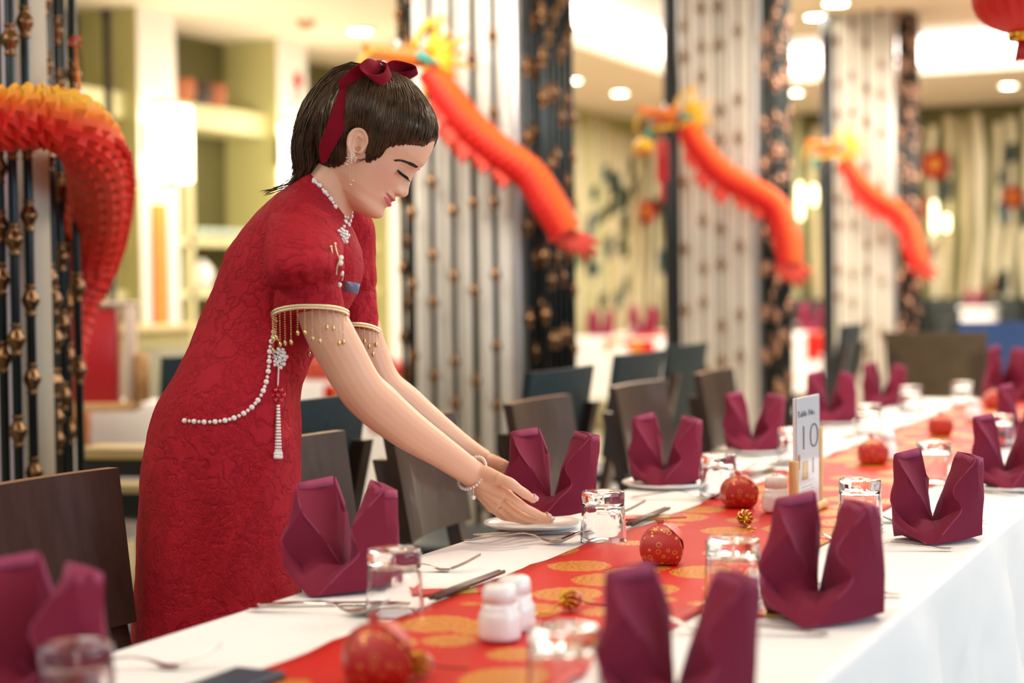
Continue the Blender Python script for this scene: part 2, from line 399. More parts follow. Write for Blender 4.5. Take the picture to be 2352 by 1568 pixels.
def table_cloth(x0, x1, y0, y1, z, drop, wave=.02, seed=0, nx=14, ny=60, nd=14, amp=1.0, left=None):
    """a cloth: flat top, rounded edge, hanging skirt with folds"""
    b = B(); rnd = random.Random(seed); ph = [rnd.uniform(0, 6) for _ in range(8)]
    per = []                                             # perimeter points (x, y, nx, ny)
    rr = .01
    def seg(xa, ya, xb, yb, n, ox, oy):
        for k in range(n): per.append((lerp(xa, xb, k/n), lerp(ya, yb, k/n), ox, oy))
    seg(x0, y0, x1, y0, nx, 0, -1); seg(x1, y0, x1, y1, ny, 1, 0); seg(x1, y1, x0, y1, nx, 0, 1); seg(x0, y1, x0, y0, ny, -1, 0)
    N = len(per); rows = []
    for k in range(-3, nd+1):
        row = []
        for i, (x, y, ox, oy) in enumerate(per):
            s = i/N*2*(x1-x0+y1-y0)
            ca = (abs(x-x0) < 1e-6 or abs(x-x1) < 1e-6) and (abs(y-y0) < 1e-6 or abs(y-y1) < 1e-6)
            if ca: ox, oy = (1 if x > (x0+x1)/2 else -1)*.75, (1 if y > (y0+y1)/2 else -1)*.75
            if k <= 0:
                a = (k+3)/3*pi/2; d = rr*(sin(a)-1); zz = z-rr*(1-cos(a))
            else:
                dl = left if (left and ox < -.9) else drop
                q = k/nd; zz = z-rr-(dl-rr)*q
                f = sin(s*11+ph[0]+.8*sin(s*2.1+ph[1]))+.6*sin(s*19+ph[2])+.5*sin(s*5.2+ph[3])
                d = wave*amp*q**.8*(1.0+.9*f)+.012*q
                d += .0045*(sin(40*s+25*q+ph[4])*sin(9*s)+noise.noise((s*14, q*9, seed)))*min(1, q*5)
                d = max(d, .0015)
            row.append((x+ox*d, y+oy*d, zz))
        rows.append(row)
    b.grid(rows, cv=True)
    # top surface as a grid of columns spanned between the long sides
    xs = [lerp(x0+rr, x1-rr, i/nx) for i in range(nx+1)]; ys = [lerp(y0+rr, y1-rr, i/ny) for i in range(ny+1)]
    b.grid([[(x, y, z) for x in xs] for y in ys])
    return b
o = table_cloth(TX0, TX1, TY0, TY1, TZ, .58, .040, 3, 16, 230, 26, 1.0, .22).obj('tablecloth', m_cloth)
tag(o, 'long white tablecloth draped over the main banquet table', 'tablecloth')
# ---------------- runner: red satin with gold medallions
a = M_('runner_satin', 'd8382a', .5, 0, Specular_IOR_Level=.25)
v = a.co('Object', (1, 1, 0))
vor = a.nd('TexVoronoi', Scale=1.0, Randomness=.62, feature='F1')
mp = a.nd('Mapping'); mp.inputs['Scale'].default_value = (9.6, 8.6, 1)
a.ln(v, mp.inputs[0]); a.ln(mp.outputs[0], vor.inputs['Vector'])
nz = a.noise(420, 2, .5, v)
vd = a.math('ADD', vor.outputs['Distance'], a.math('MULTIPLY', a.math('SUBTRACT', nz, .5), .03))
# scalloped rim: angle around the cell centre
sb = a.nd('VectorMath', operation='SUBTRACT'); a.ln(mp.outputs[0], sb.inputs[0]); a.ln(vor.outputs['Position'], sb.inputs[1])
sp = a.nd('SeparateXYZ'); a.ln(sb.outputs[0], sp.inputs[0])
ang = a.math('ARCTAN2', sp.outputs[1], sp.outputs[0])
rim = a.math('ADD', vd, a.math('MULTIPLY', a.math('SINE', a.math('MULTIPLY', ang, 16)), .012))
wv = a.math('SINE', a.math('ADD', a.math('MULTIPLY', vd, 60), a.math('MULTIPLY', a.math('SINE', a.math('MULTIPLY', ang, 6)), 1.6)))
gold = a.math('LESS_THAN', rim, .47)
cut = a.math('GREATER_THAN', wv, .88)
g2 = a.math('MULTIPLY', gold, a.math('SUBTRACT', 1, a.math('MULTIPLY', cut, .75)))
a.color(a.mix(g2, 'c81c0e', 'd08a30'))
glit = a.math('MULTIPLY', gold, a.math('GREATER_THAN', a.noise(260, 2, .6, v), .56))
a.ln(a.math('MULTIPLY', glit, .85), a.p.inputs['Metallic'])
a.ln(a.math('SUBTRACT', .5, a.math('MULTIPLY', glit, .22)), a.p.inputs['Roughness'])
a.bump(a.math('ADD', a.math('MULTIPLY', g2, .6), nz), .35, .0012); m_runner = a.m
def runner(x0, x1, y0, y1, z, drop0, drop1, nx=14, ny=200, seed=1):
    L = y1-y0; rows = []; rnd = random.Random(seed); ph = [rnd.uniform(0, 6) for _ in range(6)]
    tot = L+drop0+drop1
    ys = [tot*k/ny for k in range(ny+1)]; uv = []
    for s in ys:
        s2 = s-drop0; r = []
        for i in range(nx+1):
            x = lerp(x0, x1, i/nx); e = abs(2*i/nx-1)
            x += .006*sin(s*2.3+ph[0])+.003*sin(s*7+ph[1])
            if s2 < 0: y, zz = y0-.004-.008*sin(9*x+ph[2])**2, z+s2
            elif s2 > L: y, zz = y1+.004+.008*sin(20*x+ph[2])**2, z-(s2-L)
            else:
                y = y0+s2; zz = z+.0025+.0028*(sin(s2*13+3*x+ph[3])*sin(s2*4.1+ph[4]))**2*(.35+.65*e**2)+.0022*max(0, sin(31*s2+9*x))**3*e
            r.append((x, y, zz)); uv.append((i/nx*.085/.5*(x1-x0)/.3*.5, s/1.0*.5))
        rows.append(r)
    b = B(); b.grid(rows)
    for i, q in enumerate(uv): b.uv[i] = q
    return b
o = runner(-1.05, -.70, TY0+.02, TY1-.02, TZ, 0, 0).obj('table_runner', m_runner)
mod(o, 'SOLIDIFY', thickness=.0012, offset=0)
tag(o, 'red satin table runner with gold medallions along the main table', 'runner')
# ================================================================ place settings
m_glass = mk('glass_clear', 'ffffff', .0, 0, Transmission_Weight=1.0, IOR=1.45)
m_silver = mk('cutlery_steel', 'cfcac2', .16, 1)
m_china = mk('china_white', 'f4f2ee', .15, 0, Coat_Weight=.5)
def napmat(name, c):
    a = M_(name, c, .82, Sheen_Weight=.25, Sheen_Roughness=.4); a.set('Sheen Tint', (.62, .25, .5, 1)); a.set('Specular IOR Level', .2)
    v = a.co('Object'); n = a.noise(1400, 2, .5, v); a.bump(n, .25, .0006); return a.m
m_nap = napmat('napkin_wine', '7c2038'); m_hem = napmat('napkin_hem', '97405c')
# ---- inverted rocks glass with cut facets; mouth down
def glass_mesh():
    b = B(); n = 40
    def fac(z): return max(0, min(1, (z-.02)/.04))*max(0, min(1, (.083-z)/.02))
    def mo(t, z): return 1-.048*fac(z)*(1-abs(cos(5*t+ (z*60))))-.030*fac(z)*(1-abs(cos(5*t-z*60)))
    out = [(.0372, 0), (.0385, .0008), (.0387, .003), (.0384, .012), (.0380, .022), (.0376, .032), (.0372, .042), (.0368, .052), (.0364, .062), (.0362, .070), (.0362, .078), (.0356, .083), (.0340, .0856), (.0315, .086), (.018, .0852), (0.0005, .085)]
    inn = [(.0005, .0655), (.018, .0655), (.0290, .0668), (.0325, .0645), (.0335, .058), (.0342, .046), (.0349, .03), (.0355, .012), (.0360, .002), (.0366, .0003)]
    pts = inn+out
    P = []
    for k, (r, z) in enumerate(pts):
        f = mo if k >= len(inn) else (lambda t, z: 1)
        P.append([(r*f(2*pi*j/n, z)*cos(2*pi*j/n), r*f(2*pi*j/n, z)*sin(2*pi*j/n), z) for j in range(n)])
    b.grid(P+[P[0]], cv=True); b.grid([P[0]], cv=True)
    b.f.append(tuple(range(n))[::-1]); b.mi.append(0)
    me = b.data('glass', m_glass)
    bm = bmesh.new(); bm.from_mesh(me); bmesh.ops.remove_doubles(bm, verts=bm.verts, dist=1e-5)
    bmesh.ops.holes_fill(bm, edges=bm.edges); bmesh.ops.recalc_face_normals(bm, faces=bm.faces); bm.to_mesh(me); bm.free()
    for p in me.polygons: p.use_smooth = True
    return me
glass_me = glass_mesh()
# ---- napkin folded into a two-winged crown, front = -Y, local origin on the plate
NPX = {'E0': (1340, 410, -.02), 'Et': (1410, 392, -.09), 'T': (1480, 375, -.12), 'E1': (1385, 522, .15), 'Em': (1450, 620, .08), 'E2': (1533, 745, -.02), 'Tr': (1512, 490, -.17), 'Tb': (1538, 525, -.2),
 'L': (1304, 650, .12), 'Lo': (1337, 540, .0), 'P0': (1372, 752, .08), 'LB': (1322, 716, .17), 'F': (1445, 838, .36), 'F2': (1490, 857, .36), 'P1': (1545, 742, -.02), 'P3': (1505, 800, .27), 'P4': (1425, 806, .28), 'Pc': (1455, 740, .12),
 'G0': (1665, 395, -.08), 'G1': (1728, 440, .10), 'G2': (1607, 590, .17), 'G3': (1638, 690, .23), 'G4': (1562, 742, -.03), 'G5': (1574, 650, -.02), 'Gm': (1615, 520, -.06), 'GR': (1780, 430, -.04), 'GRm': (1776, 590, .02), 'GF': (1738, 600, .13),
 'R': (1758, 803, .08), 'H': (1755, 770, .10), 'FM': (1568, 772, .31), 'B0': (1540, 720, -.24), 'Lb': (1350, 715, -.10), 'Rb': (1742, 745, -.14)}
NF = [('E0', 'Et', 'Em', 'E1'), ('Et', 'T', 'E2', 'Em'), ('T', 'Tr', 'E2'), ('Tr', 'Tb', 'B0', 'E2'), ('E1', 'Em', 'P0', 'L'), ('Em', 'E2', 'Pc', 'P0'), ('E0', 'E1', 'L', 'Lo'), ('Lo', 'L', 'LB', 'Lb'), ('Lo', 'Lb', 'B0', 'Tb'), ('E0', 'Lo', 'Tb', 'Tr', 'T', 'Et'),
      ('L', 'P0', 'P4', 'LB'), ('LB', 'P4', 'F'), ('LB', 'F', 'B0', 'Lb'), ('P0', 'Pc', 'P4'), ('Pc', 'E2', 'P1', 'P3', 'P4'), ('P4', 'P3', 'F2', 'F'),
      ('G0', 'G1', 'G2', 'Gm'), ('Gm', 'G2', 'G5'), ('G5', 'G2', 'G3', 'G4'), ('G1', 'GF', 'G3', 'G2'), ('G1', 'GR', 'GRm', 'GF'), ('GF', 'GRm', 'H', 'G3'), ('G0', 'GR', 'G1'), ('G0', 'Gm', 'B0', 'Rb'), ('GR', 'G0', 'Rb', 'GRm'), ('GRm', 'Rb', 'R', 'H'), ('Gm', 'G5', 'G4', 'B0'),
      ('G3', 'H', 'R', 'F2', 'FM'), ('G4', 'G3', 'FM', 'P1'), ('P1', 'FM', 'P3'), ('P3', 'FM', 'F2'), ('R', 'Rb', 'B0', 'F2'), ('B0', 'F', 'F2'), ('E2', 'B0', 'G4', 'P1')]
def napkin_meshes(tag_, w=.150, jit=0, seed=0, spread=0, close=0):
    rnd = random.Random(seed); K = {}
    for k, (x, y, d) in NPX.items():
        d = d*1.45 if d < 0 else d*1.2
        z = max(0, (855-y)/475-.05+.17*d); x = (x-1540)/475
        if k in ('F', 'F2', 'B0', 'Rb', 'Lb', 'R', 'LB'): z = {'R': .05, 'LB': .19}.get(k, .008)
        j = jit if z > .2 else jit*.3; x *= 1+spread*max(0, z-.1); x -= (1 if x > .03 else -1 if x < -.03 else 0)*close*max(0, z-.25)
        K[k] = Vector(((x+rnd.uniform(-j, j))*w, (-d+.06+rnd.uniform(-j, j))*w, max(.0012, z*w*(1+rnd.uniform(-j, j)))))
    names = list(K); idx = {n: i for i, n in enumerate(names)}
    me = bpy.data.meshes.new('napkin'); me.from_pydata([K[n] for n in names], [], [tuple(idx[n] for n in f) for f in NF])
    bm = bmesh.new(); bm.from_mesh(me)
    bmesh.ops.triangulate(bm, faces=[f for f in bm.faces if len(f.verts) > 4])
    bmesh.ops.recalc_face_normals(bm, faces=bm.faces)
    bmesh.ops.subdivide_edges(bm, edges=bm.edges, cuts=3, use_grid_fill=True, smooth=.12)
    for v in bm.verts:
        nz = noise.noise(v.co*38+Vector((seed, 0, 0))); v.co += v.normal*nz*.0016
        if v.co.z < .0012: v.co.z = .0012
    bm.to_mesh(me); bm.free(); me.materials.append(m_nap)
    for p in me.polygons: p.use_smooth = True
    me.set_sharp_from_angle(angle=radians(30))
    o = lnk('tmp', me); mod(o, 'SOLIDIFY', thickness=.0022, offset=0); bake(o); me = o.data; bpy.data.objects.remove(o)
    # stitched hems along the top edges of both wings
    hems = []
    for a_, c_, dn in (('E0', 'T', ('E1', 'E2')), ('G1', 'GR', ('GF', 'GRm')), ('T', 'Tr', ('E2', 'E2')), ('G0', 'G1', ('Gm', 'G2'))):
        hb = B(); p, q = K[a_], K[c_]; pd, qd = K[dn[0]], K[dn[1]]
        nrm = (q-p).cross(pd-p).normalized()
        if nrm.y > 0: nrm = -nrm
        d = nrm*.0026; rows = []
        for t in (0.03, .35, .65, .97):
            top = p.lerp(q, t); dd = (pd.lerp(qd, t)-top).normalized(); s = top-dd*.0008
            rows.append([s+d, s+dd*.0115+d, s+dd*.0125-d*.2, s-d*.6])
        hb.grid(rows, cv=True, caps=True); hems.append(hb.data('hem', m_hem))
    for path in (('E0', 'E1', 'Em', 'E2'), ('G0', 'G1', 'G2', 'G3', 'FM', 'F2'), ('LB', 'F'), ('Lo', 'L', 'P0')):
        hems.append(B().tube(spline([K[n_] for n_ in path], 4*len(path)), .0013, 5, flat=.8).data('piping', m_hem))
    return me, hems
NAPV = [napkin_meshes('a', .157), napkin_meshes('b', .166, .014, 3, .0, .05), napkin_meshes('c', .158, .016, 7, .06), napkin_meshes('d', .166, .012, 11, .05, .15)]
def napkin(p, rz, lab, var=0, sc=1):
    t = thing('folded_napkin', lab, 'napkin', p, rz, 'folded napkins on the main table')
    me, h = NAPV[var]
    a_ = lnk('folds', me); a_.parent = t; 
    for hh in h: b_ = lnk(hh.name.split('.')[0], hh); b_.parent = t
    if sc != 1: t.scale = (sc, sc, sc)
    return t
def glass(p, lab, rz=0, grp='upturned glasses on the main table'):
    o = lnk('water_glass', glass_me); o.location = p; o.rotation_euler = (0, 0, rz); return tag(o, lab, 'glass', grp)
# ---- cutlery, tip toward +X, lying on z = 0
def spoon_mesh():
    b = B(); rows = []
    for k in range(41):
        s = -.10+.20*k/40
        w = interp(s, [-.10, -.096, -.085, -.06, 0, .03, .038, .05, .065, .08, .09, .096, .1], [.003, .0062, .0075, .006, .0030, .0032, .006, .0160, .0212, .0205, .0150, .0085, .001])
        z = interp(s, [-.1, -.085, -.05, 0, .022, .035, .045, .065, .085, .1], [.0045, .0050, .0115, .0185, .015, .0065, .0040, .0032, .0130, .0235])
        dish = interp(s, [.03, .045, .065, .085, .1], [0, .0035, .0062, .0045, 0])
        rows.append([(s, w*q, z+dish*(q*q)) for q in (-1, -.7, -.35, 0, .35, .7, 1)])
    b.grid(rows); return b
def fork_mesh():
    b = B(); rows = []
    for k in range(31):
        s = -.10+.155*k/30
        w = interp(s, [-.10, -.096, -.085, -.06, 0, .02, .03, .045, .055], [.003, .0062, .0072, .0055, .0028, .003, .006, .0118, .0125])
        z = interp(s, [-.1, -.085, -.05, 0, .022, .038, .05, .055], [.0045, .0045, .0085, .0145, .011, .004, .003, .0035])
        rows.append([(s, w*q, z) for q in (-1, -.5, 0, .5, 1)])
    b.grid(rows)
    for q in (-.0108, -.0036, .0036, .0108):
        rows = []
        for k in range(7):
            s = .054+.05*k/6; ww = .0019 if k < 6 else .0007
            z = interp(s, [.05, .06, .08, .104], [.0034, .0055, .014, .027])
            rows.append([(s, q-ww, z), (s, q+ww, z)])
        b.grid(rows)
    return b
def knife_mesh():
    b = B(); rows = []
    for k in range(31):
        s = -.105+.21*k/30
        w = interp(s, [-.105, -.1, -.06, -.01, .0, .05, .085, .105], [.003, .0065, .0062, .0055, .0085, .0092, .0085, .001])
        z = interp(s, [-.105, -.05, 0, .105], [.004, .0055, .0035, .0025])
        rows.append([(s, w*q, z+.0012*(1-q*q)) for q in (-1, -.5, 0, .5, 1)])
    b.grid(rows); return b
def solid(b, name, mat, th):
    o = b.obj('tmp', mat); mod(o, 'SOLIDIFY', thickness=th, offset=0); mod(o, 'SUBSURF', levels=1); bake(o); me = o.data; bpy.data.objects.remove(o)
    for p in me.polygons: p.use_smooth = True
    return me
spoon_me, fork_me, knife_me = solid(spoon_mesh(), 'spoon', m_silver, .0018), solid(fork_mesh(), 'fork', m_silver, .0018), solid(knife_mesh(), 'knife', m_silver, .002)
def cutlery(kind, p, q, lab, z=TZ):
    """from handle end p to tip q (table points)"""
    o = lnk(kind, {'spoon': spoon_me, 'fork': fork_me, 'knife': knife_me}[kind])
    p, q = Vector(p), Vector(q); d = q-p; m = (p+q)/2; o.location = (m.x, m.y, z); o.rotation_euler = (0, 0, atan2(d.y, d.x))
    return tag(o, lab, kind, kind+'s on the main table')
def plate(p, lab, r=.092):
    b = B().lathe([(.0005, .0015), (.05, .0015), (.055, 0), (r*.7, .001), (r*.92, .007), (r, .0105), (r*.995, .0125), (r*.9, .0095), (r*.66, .005), (.0005, .0045)], 48, caps=False)
    o = b.obj('plate', m_china); o.location = p; return tag(o, lab, 'plate', 'white side plates')
LS = ['at the bottom left corner', 'in front of the red skirt', 'beside the reaching hands', 'one place beyond the reaching hands', 'left of the number card', 'just behind the number card', 'farthest on the woman\'s side']
RS = ['cut by the bottom edge', 'in front of the number card', 'second full place along the right edge', 'third full place along the right edge', 'farthest on the right side']
V3 = lambda p, z: Vector((p.x, p.y, z))
# napkins: base centre pixel, variant, rotation
NL_ = [((70, 1640), 3, .25), ((785, 1356), 1, .32), None, ((1528, 1118), 0, .42), ((1732, 1040), 2, .5), ((1908, 975), 1, .5), ((2030, 932), 0, .42)]
NR_ = [((1560, 1650), 2, .42), ((1890, 1424), 3, .36), ((2152, 1242), 0, .42), ((2318, 1124), 2, .48), ((2352, 1010), 0, .5)]
PLATED = {3, 4, 5}
for i, q in enumerate(NL_):
    if not q: continue
    p = onz(*q[0]); z = TZ+.003
    if i in PLATED: plate((p.x, p.y, TZ), 'white side plate under the napkin '+LS[i]); z = TZ+.0075
    napkin(V3(p, z), q[2], 'wine red two-winged napkin '+LS[i], q[1])
for i, q in enumerate(NR_):
    p = onz(*q[0]); z = TZ+.003
    if i == 3: plate((p.x, p.y, TZ), 'white side plate under the napkin '+RS[i]); z = TZ+.0075
    napkin(V3(p, z), q[2], 'wine red two-winged napkin '+RS[i], q[1])
_p = onz(2318, 922); napkin(V3(_p, TZ+.003), .75, 'dark wine red napkin spread as a fan at the far head of the table', 3, 1.25)
# glasses: measured base-top pixel -> centre at height of the glass top
for i, (x, y) in enumerate([(175, 1478), (905, 1260), (1385, 1127), (1650, 1042), (1822, 982), (1995, 928), (2092, 886)]):
    p = onz(x, y, TZ+.086); glass(V3(p, TZ+.0005), 'upturned cut glass tumbler '+LS[i], .3*i)
for i, (x, y) in enumerate([(1295, 1448), (1683, 1243), (1975, 1105), (2145, 1017), (2295, 955)]):
    p = onz(x, y, TZ+.086); glass(V3(p, TZ+.005), 'upturned cut glass tumbler '+RS[i]+', right of runner', .5+.3*i)
_p = onz(2210, 876, TZ+.086); glass(V3(_p, TZ+.0005), 'upturned cut glass tumbler at the far head of the table', .2)
# cutlery of the woman's side: spoon near, fork far
def settle(px0, dirv, L, kind, lab, fromtip=False):
    p = onz(*px0); d = Vector((dirv[0], dirv[1], 0)).normalized()*L
    if fromtip: cutlery(kind, p-d, p, lab)
    else: cutlery(kind, p, p+d, lab)
for i, e, g in [(1, (570, 1404), (893, 1417)), (2, (1066, 1246), (1325, 1251)), (3, (1444, 1146), (1622, 1150)), (4, (1634, 1066), (1790, 1070)), (5, (1816, 1002), (1950, 1006))]:
    dv = onz(*g)-onz(*e); settle(e, (dv.x, dv.y), .2, 'spoon', 'steel spoon with raised tip, '+LS[i])
for i, e in [(0, (505, 1535)), (1, (1105, 1312)), (2, (1482, 1182)), (3, (1738, 1090)), (4, (1880, 1022))]:
    settle(e, (1, .45), .204, 'fork', 'steel fork with upturned tines, '+LS[i], True)
for i, e in [(1, (586, 1404)), (2, (1082, 1243))]:
    settle(Vector(e)+Vector((4, -9)), (1, .40+.12*i), .21, 'knife', 'steel knife lying beside the spoon, '+LS[i])
# right side: handle ends at the right edge
for i, e in [(1, (2076, 1372)), (2, (2270, 1202))]:
    settle(e, (-1, -.28), .205, 'spoon', 'steel spoon mostly hidden behind the napkin '+RS[i])
for i, e in [(1, (1908, 1462)), (2, (2192, 1266)), (3, (2345, 1140))]:
    settle(e, (-1, -.30), .204, 'fork', 'steel fork on the near side of the napkin '+RS[i])
# chopsticks and their red and gold paper sleeves
m_chop = noisy('chopstick_brown', '4a2c22', '6b4534', 40, .35); m_slv = mk('sleeve_red', 'c62a2c', .4); m_slg = mk('sleeve_gold', 'b99a50', .35, .5)
for i, (a_, b_) in [(1, ((995, 1388), (1138, 1332))), (2, ((1446, 1216), (1506, 1190))), (3, ((1694, 1110), (1752, 1092)))]:
    p, q = onz(*a_), onz(*b_); d = (q-p).normalized(); q = p+d*.225; p.z = q.z = TZ+.0095
    n_ = Vector((-d.y, d.x, 0))*.0038
    t = thing('chopstick_pair', 'pair of brown wooden chopsticks '+LS[i], 'chopsticks', (p.x, p.y, p.z), 0, 'chopsticks on the main table')
    for s in (-1, 1): B().tube([n_*s, n_*s+(q-p)*.5, n_*s+(q-p)], [.0042, .0036, .0028], 6).obj('chopstick', m_chop, t)
    s0 = onz(a_[0]+52, a_[1]-24); u = Vector((d.y, -d.x, 0))
    u = (u*.85+d*.45).normalized(); w = Vector((-u.y, u.x, 0))
    t = thing('paper_sleeve', 'red and gold paper chopstick sleeve '+LS[i], 'paper sleeve', (s0.x, s0.y, TZ+.0055), 0, 'paper sleeves on the main table')
    t.location.z = TZ+.001
    def quad(a0, a1, h0, h1, z0, z1): return [u*a0+w*h0, u*a1+w*h0, u*a1+w*h1, u*a0+w*h1], z0, z1
    for (a0, a1, nm, mm, z0) in ((-.055, -.012, 'red_end', m_slv, .0), (-.0119, .03, 'gold_band', m_slg, .0), (.0301, .06, 'red_flap', m_slv, .0)):
        qs, _, _ = quad(a0, a1, -.02, .02, 0, 0)
        B().add([(v.x, v.y, z0) for v in qs]+[(v.x, v.y, z0+.0042) for v in qs], [(3, 2, 1, 0), (4, 5, 6, 7), (0, 1, 5, 4), (1, 2, 6, 5), (2, 3, 7, 6), (3, 0, 4, 7)]).obj(nm, mm, t, smooth=False)
p = onz(1700, 1412); t = thing('paper_sleeve', 'red and gold paper chopstick sleeve '+RS[1], 'paper sleeve', (p.x, p.y, TZ+.001), .3, 'paper sleeves on the main table')
B().box(-.05, .03, -.02, .02, 0, .004).obj('red_end', m_slv, t, smooth=False); B().box(.0301, .06, -.02, .02, 0, .004).obj('gold_band', m_slg, t, smooth=False)
# ---- dark blue folder at the near edge
p = onz(560, 1575); B().rbox(p.x-.035, p.x+.04, p.y-.12, p.y+.006, TZ+.001, TZ+.012, .002, 1)
o = B().rbox(-.03, .035, -.06, .06, 0, .012, .003, 2).obj('bill_folder', mk('folder_navy', '24384e', .5)); o.location = (p.x, p.y-.03, TZ+.0015); o.rotation_euler = (0, 0, .0)
tag(o, 'navy blue folder at the bottom edge beside the runner', 'folder')
# ---- red favour boxes (apple shaped, with cloud print)
a = M_('favour_red', 'b3221f', .38); v = a.co('Object')
vo = a.nd('TexVoronoi', Scale=105, Randomness=.6); a.ln(v, vo.inputs['Vector'])
dist_ = a.nd('TexNoise', Scale=70, Detail=1); a.ln(v, dist_.inputs['Vector'])
sw = a.math('SINE', a.math('ADD', a.math('MULTIPLY', vo.outputs['Distance'], 17), a.math('MULTIPLY', dist_.outputs[0], 4)))
ln_ = a.math('MULTIPLY', a.math('GREATER_THAN', sw, .72), a.math('LESS_THAN', vo.outputs['Distance'], .52))
a.color(a.mix(ln_, 'b5231f', 'dba457')); a.ln(a.math('MULTIPLY', ln_, .7), a.p.inputs['Metallic']); m_fav = a.m
m_fav2 = mk('favour_side', 'cc3a30', .5); m_leaf = mk('favour_tab', '9c1c1a', .45)
def favour_meshes():
    w, h = .031, .060
    prof = [(.72, 0), (.86, .08), (.97, .22), (1, .36), (.97, .52), (.86, .68), (.66, .82), (.38, .93), (.10, .99)]
    out = []
    for k in range(4):
        b = B(); rows = []
        for (r, z) in prof:
            row = []
            for j in range(7):
                q = -1+2*j/6; x = q*w*r; y = -w*r*(1+.10*(1-q*q)*(1-z*.3)); row.append((x, y, z*h))
            rows.append(row)
        b.grid(rows).xf(Matrix.Rotation(pi/2*k, 4, 'Z')); out.append(b)
    bot = B().add([(s*w*.72, r*w*.72, .0005) for s, r in ((-1, -1), (1, -1), (1, 1), (-1, 1))], [(3, 2, 1, 0)])
    tab = B().grid([[(-.006, .0, h*.97), (.004, .0, h*.97)], [(-.008, .003, h*1.06), (.004, .004, h*1.05)], [(-.002, .010, h*1.12), (.003, .010, h*1.10)], [(.004, .016, h*1.10), (.005, .016, h*1.09)]])
    lf = B().grid([[(w*.02, -w*.1, h*.99), (w*.02, w*.3, h*.99)], [(w*.55, -w*.75, h*.86), (w*.62, w*.5, h*.95)], [(w*1.02, -w*.86, h*.62), (w*1.10, w*.5, h*.70)], [(w*1.10, -w*.75, h*.36), (w*1.12, w*.4, h*.42)]])
    return out, bot, tab, lf
_o, _bt, _tb, _lf = favour_meshes()
FV = [('front_panel', _o[0].data('front_panel', m_fav)), ('side_panel', _o[1].data('side_panel', m_fav)), ('side_panel', _o[2].data('side_panel', m_fav)), ('side_panel', _o[3].data('side_panel', m_fav)), ('base', _bt.data('base', m_fav2)), ('tab', _tb.data('tab', m_leaf)), ('flap', _lf.data('flap', m_fav2))]
for (x, y, lab, sc, rz) in [(1520, 1293, 'red favour box with gold cloud print in the middle of the runner', 1, .35), (1697, 1163, 'red favour box beside the white shaker and number card', 1, .5), (865, 1570, 'red favour box nearest on the runner, at the bottom edge', 1.1, .6), (2004, 1066, 'red favour box standing against a white shaker', 1, .4), (2160, 1000, 'orange red favour box lying in the light farther along the runner', 1, .3), (2283, 938, 'red favour box farthest along the runner', 1.0, .4)]:
    p = onz(x, y, TZ+.004); t = thing('favour_box', lab, 'gift box', (p.x, p.y, TZ+.0055), rz, 'red favour boxes on the runner'); t.scale = (sc,)*3
    for n_, me in FV: q = lnk(n_, me); q.parent = t
# ---- white salt and pepper shakers
m_sh = mk('shaker_white', 'f6f2f0', .22, Coat_Weight=.4)
sb_ = B().lathe([(.018, 0), (.0235, .001), (.0252, .004), (.0255, .010), (.0252, .026), (.0245, .031), (.0225, .034), (.0212, .037), (.0210, .044)], 32, mod=lambda t, z: 1+.018*cos(6*t)).data('body', m_sh)
st_ = B().lathe([(.0209, .0441), (.0207, .056), (.0195, .062), (.016, .0655), (.008, .067), (.0005, .0672)], 32).data('top', m_sh)
sho = B()
for k in range(5): sho.lathe([(.0011, .0668), (.0011, .0676)], 6, (.006*cos(2*pi*k/5), .006*sin(2*pi*k/5), 0))
sho = sho.data('holes', mk('hole_dark', '3a3633', .6))
for (x, y, lab, sc) in [(1148, 1470, 'white ceramic shaker in front of its twin near the bottom of the runner', 1), (1182, 1447, 'white ceramic shaker half behind its twin near the bottom of the runner', 1), (1783, 1176, 'white ceramic shaker left of the wooden number stand', 1), (2036, 1056, 'white ceramic shaker just behind a red favour box', 1), (2235, 966, 'white ceramic shaker farthest along the runner', 1)]:
    p = onz(x, y, TZ+.004); t = thing('shaker', lab, 'shaker', (p.x, p.y, TZ+.0055), .3, 'white shakers on the runner')
    for n_, me in (('body', sb_), ('top', st_), ('holes', sho)): q = lnk(n_, me); q.parent = t
# ---- small red and gold bell charms
m_gold = mk('gold_foil', 'd9a83a', .22, 1); m_rbead = mk('charm_red', 'b81820', .45, Sheen_Weight=.6)
def charm(x, y, lab, rz):
    p = onz(x, y, TZ+.006); t = thing('bell_charm', lab, 'charm', (p.x, p.y, TZ+.006), rz, 'bell charms on the runner')
    B().ball((.008, 0, .0125), .0125, 16, 10, (1.05, 1, .95)).obj('red_ball', m_rbead, t)
    b = B()
    for k in range(9):
        a = 2*pi*k/9
        pts = [(-.0075, .004*cos(a), .0125+.004*sin(a)), (-.004, .0108*cos(a+.2), .0125+.0108*sin(a+.2)), (.003, .0132*cos(a+.5), .0125+.0128*sin(a+.5)), (.008, .0128*cos(a+.75), .0125+.0126*sin(a+.75))]
        b.tube(spline(pts, 7), .0017, 5)
    b.ball((-.0075, 0, .0125), .0045, 8, 6)
    b.obj('gold_cap', m_gold, t)
    pts = [(-.011, 0, .012), (-.020, .004, .006), (-.034, -.004, .0018), (-.05, .003, .0015), (-.062, -.01, .0015)]
    b = B().tube(spline(pts, 14), .0016, 5); b.ball((-.013, 0, .011), .0035, 6, 5); b.obj('cord', m_gold, t)
    B().tube(spline([(.02, 0, .011), (.035, .004, .004), (.05, -.01, .0016), (.058, -.02, .0015)], 10), .0010, 4).obj('thread', mk('thread_dark', '5a1a14', .6) if 'thread_dark' not in bpy.data.materials else bpy.data.materials['thread_dark'], t)
charm(1306, 1400, 'red and gold bell charm left of the favour box on the runner', 1.1)
charm(1712, 1205, 'red and gold bell charm in front of the number stand', 2.0)
